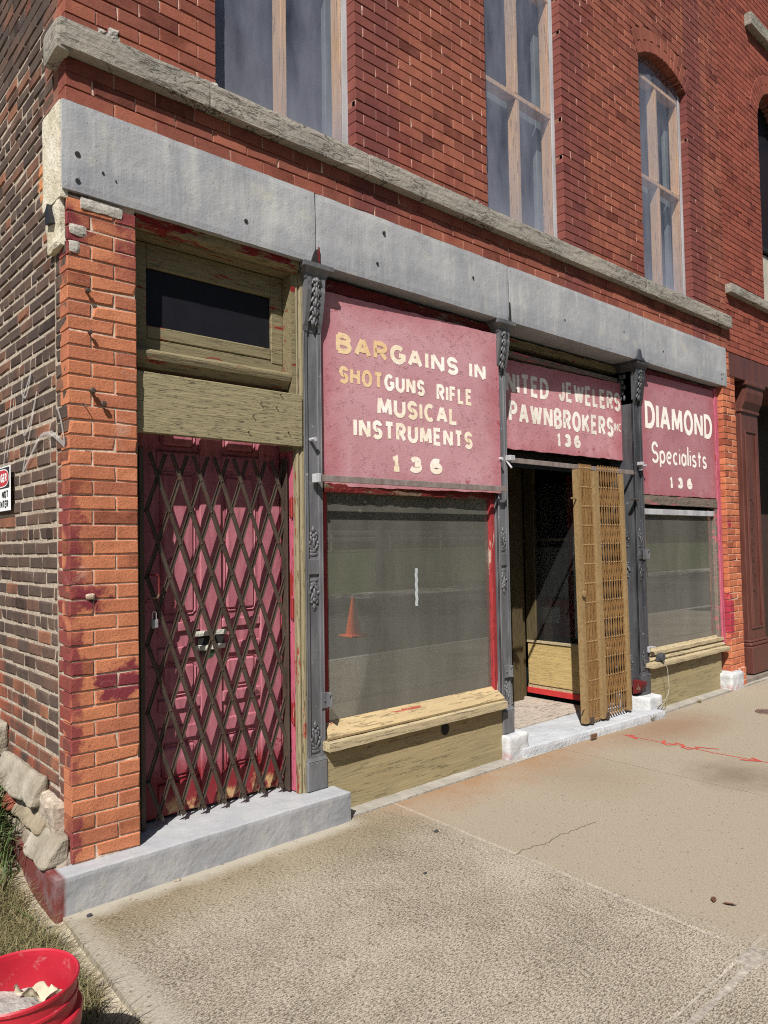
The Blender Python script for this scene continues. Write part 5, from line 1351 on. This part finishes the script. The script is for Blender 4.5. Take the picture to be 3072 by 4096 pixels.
# hairline crack and red utility marks
PG = lambda u, v, o: (u, v, o)
mb = MB(); pts = [(2.97, -1.02)]
while pts[-1][0] < 3.62: pts.append((pts[-1][0]+rr(.012, .03), pts[-1][1]+rr(-.012, .010)))
stroke(mb, pts, .004, PG, .0012); mb.build('sidewalk_crack', CRACK, None, False, None, kind='structure')
SPR = mat_letter('red_spray_paint', S(176, 78, 66), S(164, 72, 62), .72, 34)
mb = MB()
main = [(5.405, -.20), (5.40, -.35), (5.405, -.5), (5.42, -.62), (5.41, -.75), (5.40, -.9), (5.41, -1.05), (5.42, -1.2), (5.44, -1.42)]
stroke(mb, main, .014, PG, .0015)
stroke(mb, [(5.36, -.33), (5.39, -.27), (5.405, -.20), (5.435, -.27)], .028, PG, .0018)
stroke(mb, [(5.47, -.50), (5.39, -.53), (5.36, -.58), (5.41, -.62), (5.46, -.60), (5.45, -.66), (5.38, -.69), (5.36, -.74), (5.42, -.78), (5.46, -.76), (5.49, -.84)], .022, PG, .0021)
stroke(mb, [(5.52, -.90), (5.47, -.80), (5.44, -.76)], .016, PG, .0024)
stroke(mb, [(5.36, -1.12), (5.40, -1.2), (5.42, -1.24), (5.46, -1.16)], .026, PG, .0027)
stroke(mb, [(5.52, -1.28), (5.47, -1.36), (5.44, -1.45)], .03, PG, .003)
mb.build('utility_marking', SPR, None, False, None, kind='structure')
# kerb, street and the far side
mb = MB(); mb.bev(-40, 60, -4.45, -4.304, -.3, .0, .02); mb.build('kerb', plain('kerb_concrete', (.36, .34, .3), .9), None, False, None, kind='structure')
sheet('street', -120, 120, -13.0, -4.45, -.14, ASPH)
mb = MB(); mb.bev(-60, 80, -13.2, -13.0, -.3, .0, .02); mb.build('far_kerb', plain('far_kerb_concrete', (.34, .32, .28), .9), None, False, None, kind='structure')
sheet('far_sidewalk', -60, 80, -15.0, -13.2, -.005, plain('far_sidewalk_concrete', (.33, .30, .25), .9))
sheet('far_lawn', -90, 110, -60, -15.0, -.02, LAWN, (20, 30), lambda x, y: -.02+1.3*max(0, min(1, (-y-18)/8)))
# verge on the left
def zg(x, y):
    t = max(0, min(1, (y+.05)/1.1)); e = max(0, min(1, (1.12-x)/.2))
    z = -.025+.33*t*t*(3-2*t)*min(1, e+.4)+.02*mnoise.noise((x*3, y*3, 0))+.012*mnoise.noise((x*11, y*11, 4))
    if x > .93: z = min(z, -.002) if y < -.1 else z; z = max(z, -.03)
    return z
sheet('verge', -7, 1.14, -4.3, 4.6, 0, SOIL, (120, 150), zg)

# grass: too many blades to count
def blades(name, n, place, hmin, hmax, wd, mat, mixf, lean=.6, label=None):
    mb = MB()
    for _ in range(n):
        x, y = place()
        z = zg(x, y)-.004; h_ = rr(hmin, hmax); a = rr(0, 6.283); l = rr(.1, lean)*h_*1.6
        d = Vector((math.cos(a), math.sin(a), 0)); s_ = Vector((-d.y, d.x, 0))*wd*rr(.6, 1.3)
        p0 = Vector((x, y, z)); p1 = p0+d*l*.35+Vector((0, 0, h_*.6)); p2 = p0+d*l+Vector((0, 0, h_*rr(.55, 1.0)))
        mb.col = (mixf(),)*3
        mb.add([p0-s_, p0+s_, p1+s_*.7, p1-s_*.7, p2], [(0, 1, 2, 3), (3, 2, 4)])
    return mb.build(name, mat, None, False, None, False, kind='stuff', label=label)
def pl1():
    while True:
        x = 1.04-abs(random.gauss(0, .30)); y = rr(-1.5, 1.4)
        if x < -1.5: continue
        if y > 0 and x > .99: continue
        if x > .98+.04*mnoise.noise((y*5, 0, 0)): continue
        dens = mnoise.noise((x*4, y*4, 2))
        if dens > -.15-(.25 if y > -.8 else 0) or random.random() < .2: return x, y
blades('grass', 30000, pl1, .03, .12, .0019, GRASS, lambda: max(0, min(1, random.gauss(.28, .3))), 1.0, 'dry straggling grass between the side wall and the sidewalk')
def pl2(): return .90+random.gauss(0, .10), .80+random.gauss(0, .22)
blades('ground_cover', 1800, lambda: (lambda p: (min(p[0], 1.0), p[1]))(pl2()), .05, .20, .006, WEED, random.random, .9, 'green weeds against the rubble foundation')
def tuft(x, y, z, n, h_, label, mat=GRASS):
    mb = MB()
    for _ in range(n):
        a = rr(0, 6.283); d = Vector((math.cos(a), math.sin(a)*.7, 0)); q = rr(.4, 1)*h_; s_ = Vector((-d.y, d.x, 0))*.0018
        p0 = Vector((x+rr(-.02, .02), y+rr(-.015, .015), z)); p1 = p0+d*q*.4+Vector((0, 0, q*.6)); p2 = p0+d*q*.9+Vector((0, 0, q*.8))
        mb.col = (rr(0, .9),)*3; mb.add([p0-s_, p0+s_, p1+s_*.7, p1-s_*.7, p2], [(0, 1, 2, 3), (3, 2, 4)])
    return mb.build('grass_tuft', mat, None, False, (x, y, z), label=label, category='weed', group='weeds in the pavement edge')
tuft(5.98, -.12, .0, 60, .09, 'wispy grass tuft at the right end of the pale entry slab')
tuft(6.22, -.10, .0, 50, .06, 'sparse dry tuft under the whitewashed block of the charcoal column')
tuft(6.95, -.08, .0, 40, .05, 'thin dry weed along the red edged strip under the right window')

# ================================================================ SMALL THINGS
bx, by = .612, -1.188
zb0 = -.008
mb = MB(); prof = [(0, .0), (.134, .0), (.138, .01), (.148, .255), (.166, .262), (.168, .300), (.165, .306), (.1525, .309), (.153, .340), (.157, .343), (.157, .350), (.153, .353), (.1535, .380), (.1595, .384), (.160, .392), (.156, .396), (.151, .392), (.149, .38), (.145, .25), (.136, .02), (0, .02)]
for i in range(len(prof)-1): mb.lathe(prof[i:i+2], (bx, by, zb0), 56)
bk = mb.build('bucket', BUCKET, None, True, (bx, by, zb0), False, label='red plastic bucket of cement debris standing on the dry grass', category='bucket')
mb = MB(); n = 16
V = [(bx, by, zb0+.315)]; F = []
for j in range(1, 9):
    for k in range(28):
        a = 2*math.pi*k/28; r_ = .1465*j/8; x, y = bx+r_*math.cos(a), by+r_*math.sin(a)
        V.append((x, y, zb0+.300+.012*mnoise.noise((x*18, y*18, 1))+.006*mnoise.noise((x*60, y*60, 3))-.02*(x-bx)/.14+.02*(1-j/8)))
for k in range(28): F.append((0, 1+k, 1+(k+1) % 28))
for j in range(7):
    for k in range(28): F.append((1+j*28+k, 1+(j+1)*28+k, 1+(j+1)*28+(k+1) % 28, 1+j*28+(k+1) % 28))
mb.add(V, F); mb.build('cement_rubble', CEMENT, None, True, (bx, by, zb0+.3), False, label='grey cement powder filling the red bucket', category='cement')
mb = MB(); V = []; F = []
for j in range(7):
    for i in range(14):
        u, v = i/13, j/6
        V.append((bx+.02+.11*u+.01*mnoise.noise((u*4, v*3, 2)), by+.085-.075*u+.035*(v-.5)+.01*mnoise.noise((u*5, v*4, 5)), zb0+.318+.020*mnoise.noise((u*5, v*3, 9))+.015*math.sin(u*9+v*3)-.01*u))
for j in range(6):
    for i in range(13): F.append((j*14+i, j*14+i+1, (j+1)*14+i+1, (j+1)*14+i))
mb.add(V, F); cl = mb.build('paper_scrap', plain('cream_kraft_paper', (.42, .37, .27), .9, .1, .2, 10), None, True, (bx+.06, by+.05, zb0+.32), False, label='crumpled cream paper bag scrap lying in the red bucket', category='paper')
mb = MB(); mb.rough(bx-.06, bx+.015, by-.05, by-.02, zb0+.308, zb0+.328, .01, .006, 30, .01, 2); mb.build('rubble_chip', PLASTER, None, True, (bx-.02, by-.03, zb0+.325), False, label='white mortar chip lying on the powder inside the red bucket', category='stone')

def pebble(name, x, y, r_, mat, label, cat, sq=.6, z=0.0, group=None):
    mb = MB(); mb.rough(x-r_, x+r_, y-r_*.7, y+r_*.7, z-.002, z+r_*sq*1.4, r_*.4, r_*.18, 2/r_*.4, r_*.35, x)
    o = mb.build(name, mat, None, True, (x, y, z), label=label, category=cat)
    if group: o['group'] = group
    return o
pebble('pebble', 1.18, -.17, .011, PEBBLE, 'black square chip on the pale strip at the left end of the doorstep', 'stone', .7)
pebble('pebble', 1.602, -.115, .018, RUBBLE, 'flat tan stone chip against the foot of the doorstep', 'stone', .35)
pebble('pebble', 2.89, -.547, .012, PEBBLE, 'black pebble on the speckled slab beside the joint by the rust stain', 'stone')
pebble('pebble', 2.49, -.865, .009, PEBBLE, 'small dark pebble in the middle of the speckled slab', 'stone')
pebble('pebble', 6.30, -.12, .014, RUBBLE, 'white stone chip under the charcoal column block', 'stone', .5)
for x, y, a, lab in ((2.652, -2.006, .4, 'red brown dry leaf near the lower right sidewalk joint'), (2.66, -2.07, 2.0, 'second dry leaf curled beside the white joint line')):
    x += .55; y += .1
    mb = MB(); c_, s_ = math.cos(a), math.sin(a); V = [(x+c_*u-s_*v, y+s_*u+c_*v, .003+zz) for u, v, zz in ((-.03, 0, .004), (-.01, .012, .008), (.015, .010, .006), (.03, 0, .002), (.015, -.009, .004), (-.01, -.010, .003))]
    mb.add(V, [(0, 1, 2, 3), (0, 3, 4, 5)]); mb.build('dry_leaf', LEAFD, None, False, (x, y, .003), False, label=lab, category='leaf')
mb = MB(); mb.lathe([(0, .004), (.075, .004), (.08, .008), (.095, .010), (.10, .0), ], (6.99, -.68, .0), 32)
vc = mb.build('valve_cover', plain('rusty_cast_iron', (.12, .075, .055), .7, .4, .3, 30), None, False, (6.99, -.68, 0), label='small round rusty valve cover set in the sidewalk at the right', category='cover')
mb = MB()
for k in range(8):
    a = k*math.pi/4; mb.box(6.99+.045*math.cos(a)-.006, 6.99+.045*math.cos(a)+.006, -.68+.045*math.sin(a)-.006, -.68+.045*math.sin(a)+.006, .003, .007)
mb.build('stud_ring', PEBBLE, vc)
mb = MB(); mb.box(5.06, 5.13, -.125, -.108, .018, .048); mb.build('wood_chip', plain('brown_shim', (.13, .07, .035), .8), None, False, (5.1, -.12, .018), label='small brown wooden shim wedged in the front of the entry slab', category='shim')
# wire and small horn on the right window ledge
mb = MB(); mb.lathe([(0, 0), (.030, 0), (.040, .02), (.042, .05), (.030, .06), (0, .06)], (0, 0, 0), 20)
for i in range(len(mb.v)):
    p = mb.v[i]; mb.v[i] = (6.40+p[0], .0-p[2]+.03, .487+p[1])
mb.bev(6.36, 6.375, .0, .03, .45, .50, .002)
mb.build('siren_box', plain('charcoal_plastic', (.05, .052, .056), .5), None, False, (6.40, 0, .448), label='small charcoal round alarm horn on the right window ledge', category='alarm')
mb = MB(); mb.tube([(6.39, -.01, .455), (6.41, -.035, .44), (6.43, -.045, .38), (6.43, -.05, .3), (6.42, -.06, .22), (6.38, -.07, .17), (6.32, -.075, .13), (6.24, -.075, .12), (6.17, -.075, .09), (6.2, -.078, .07), (6.3, -.078, .11), (6.37, -.07, .16)], .0028, 5)
mb.build('wire', WIRE, None, False, (6.4, -.05, .06), label='thin pale wire hanging from the right window ledge over a white block', category='wire')
# manhole-less street side: what the panes mirror
def cone(x, y, z):
    mb = MB(); mb.lathe([(0, .72), (.03, .72), (.035, .70), (.15, .05), (.155, .04)], (x, y, z), 20); mb.bev(x-.2, x+.2, y-.2, y+.2, z, z+.04, .01)
    o = mb.build('traffic_cone', CONE, None, False, (x, y, z), label='orange traffic cone by the far kerb, seen mirrored in the big pane', category='cone')
    mb = MB(); mb.lathe([(.0755, .44), (.099, .30)], (x, y, z), 20); mb.build('reflective_band', WHITE, o)
cone(8.75, -7.05, -.14)
def tree(x, y, h_, rad, seed, label):
    rnd = random.Random(seed)
    t = thing('tree', label, 'tree', (x, y, 0), 'trees across the street')
    mb = MB(); mb.tube([(x, y, -.1), (x+.05, y, h_*.2), (x-.05, y+.1, h_*.42), (x, y, h_*.75)], [.22, .17, .13, .05], 8)
    for k in range(7):
        a = k*.9; q = h_*(.35+.05*k); mb.tube([(x, y, q), (x+math.cos(a)*rad*.4, y+math.sin(a)*rad*.4, q+.7), (x+math.cos(a)*rad*.75, y+math.sin(a)*rad*.75, q+1.2)], [.08, .05, .02], 5)
    mb.build('trunk', BARK, t)
    mb = MB()
    for _ in range(5200):
        a, b, r_ = rnd.uniform(0, 6.283), rnd.uniform(-1, 1), rnd.random()**.45
        c_ = math.sqrt(1-b*b); p = Vector((x+rad*r_*c_*math.cos(a), y+rad*r_*c_*math.sin(a), h_*.64+h_*.38*r_*b))
        if mnoise.noise((p.x*.8, p.y*.8, p.z*.8+seed)) < -.12: continue
        d = Vector((rnd.uniform(-1, 1), rnd.uniform(-1, 1), rnd.uniform(-.6, .6))).normalized(); e_ = d.orthogonal().normalized(); q = rnd.uniform(.08, .2)
        mb.col = (rnd.random(),)*3; mb.add([p-d*q, p+e_*q*.5, p+d*q, p-e_*q*.5], [(0, 1, 2, 3)])
    mb.build('crown', LEAF, t)
tree(9.0, -15.6, 9, 3.6, 1, 'broad leafy tree across the street, mirrored at the left of the big pane')
tree(18.2, -17.0, 10, 4.6, 2, 'leafy tree across the street, mirrored over the middle of the big pane')
tree(27.5, -18.5, 11, 5.0, 5, 'taller leafy tree across the street, mirrored at the right pane')
tree(5.0, -18.0, 9, 4.3, 8, 'leafy tree across the street, farthest toward the corner')
mb = MB(); mb.bev(2, 48, -26.1, -26.0, 1.75, 1.95, .03); mb.bev(2, 48, -26.1, -26.0, 2.1, 2.3, .03)
gr = mb.build('guard_rail', STEEL, None, False, (25, -26, 1.2), label='long pale guard rail running behind the trees across the street', category='guard rail')
for k in range(12):
    mb = MB(); mb.box(3+k*4, 3.12+k*4, -26.25, -26.1, 1.0, 2.3); mb.build('post', W_GREY, gr)
V = []; nx, nz = 150, 22
for j in range(nz+1):
    for i in range(nx+1):
        x = -50+160*i/nx; t = j/nz; hh = 12+4.0*mnoise.noise((x*.09, 3, 0))+2*mnoise.noise((x*.35, 7, 0))
        V.append((x, -36+3.5*mnoise.noise((x*.3, t*5, 1))+2*mnoise.noise((x*.9, t*12, 5))+6*(t-.4)**2*0-4*t*t, hh*t-.3))
mb = MB(); mb.add(V, [(j*(nx+1)+i, j*(nx+1)+i+1, (j+1)*(nx+1)+i+1, (j+1)*(nx+1)+i) for j in range(nz) for i in range(nx)])
mb.build('far_treeline', plain('far_tree_foliage', (.03, .042, .018), .9, .1, .7, 1.5, 0, .8), None, False, None, False, kind='stuff', label='dark tree line closing the lot across the street, raised to screen low sky light')  # trees mirrored in the panes, made taller to cut the low sky fill
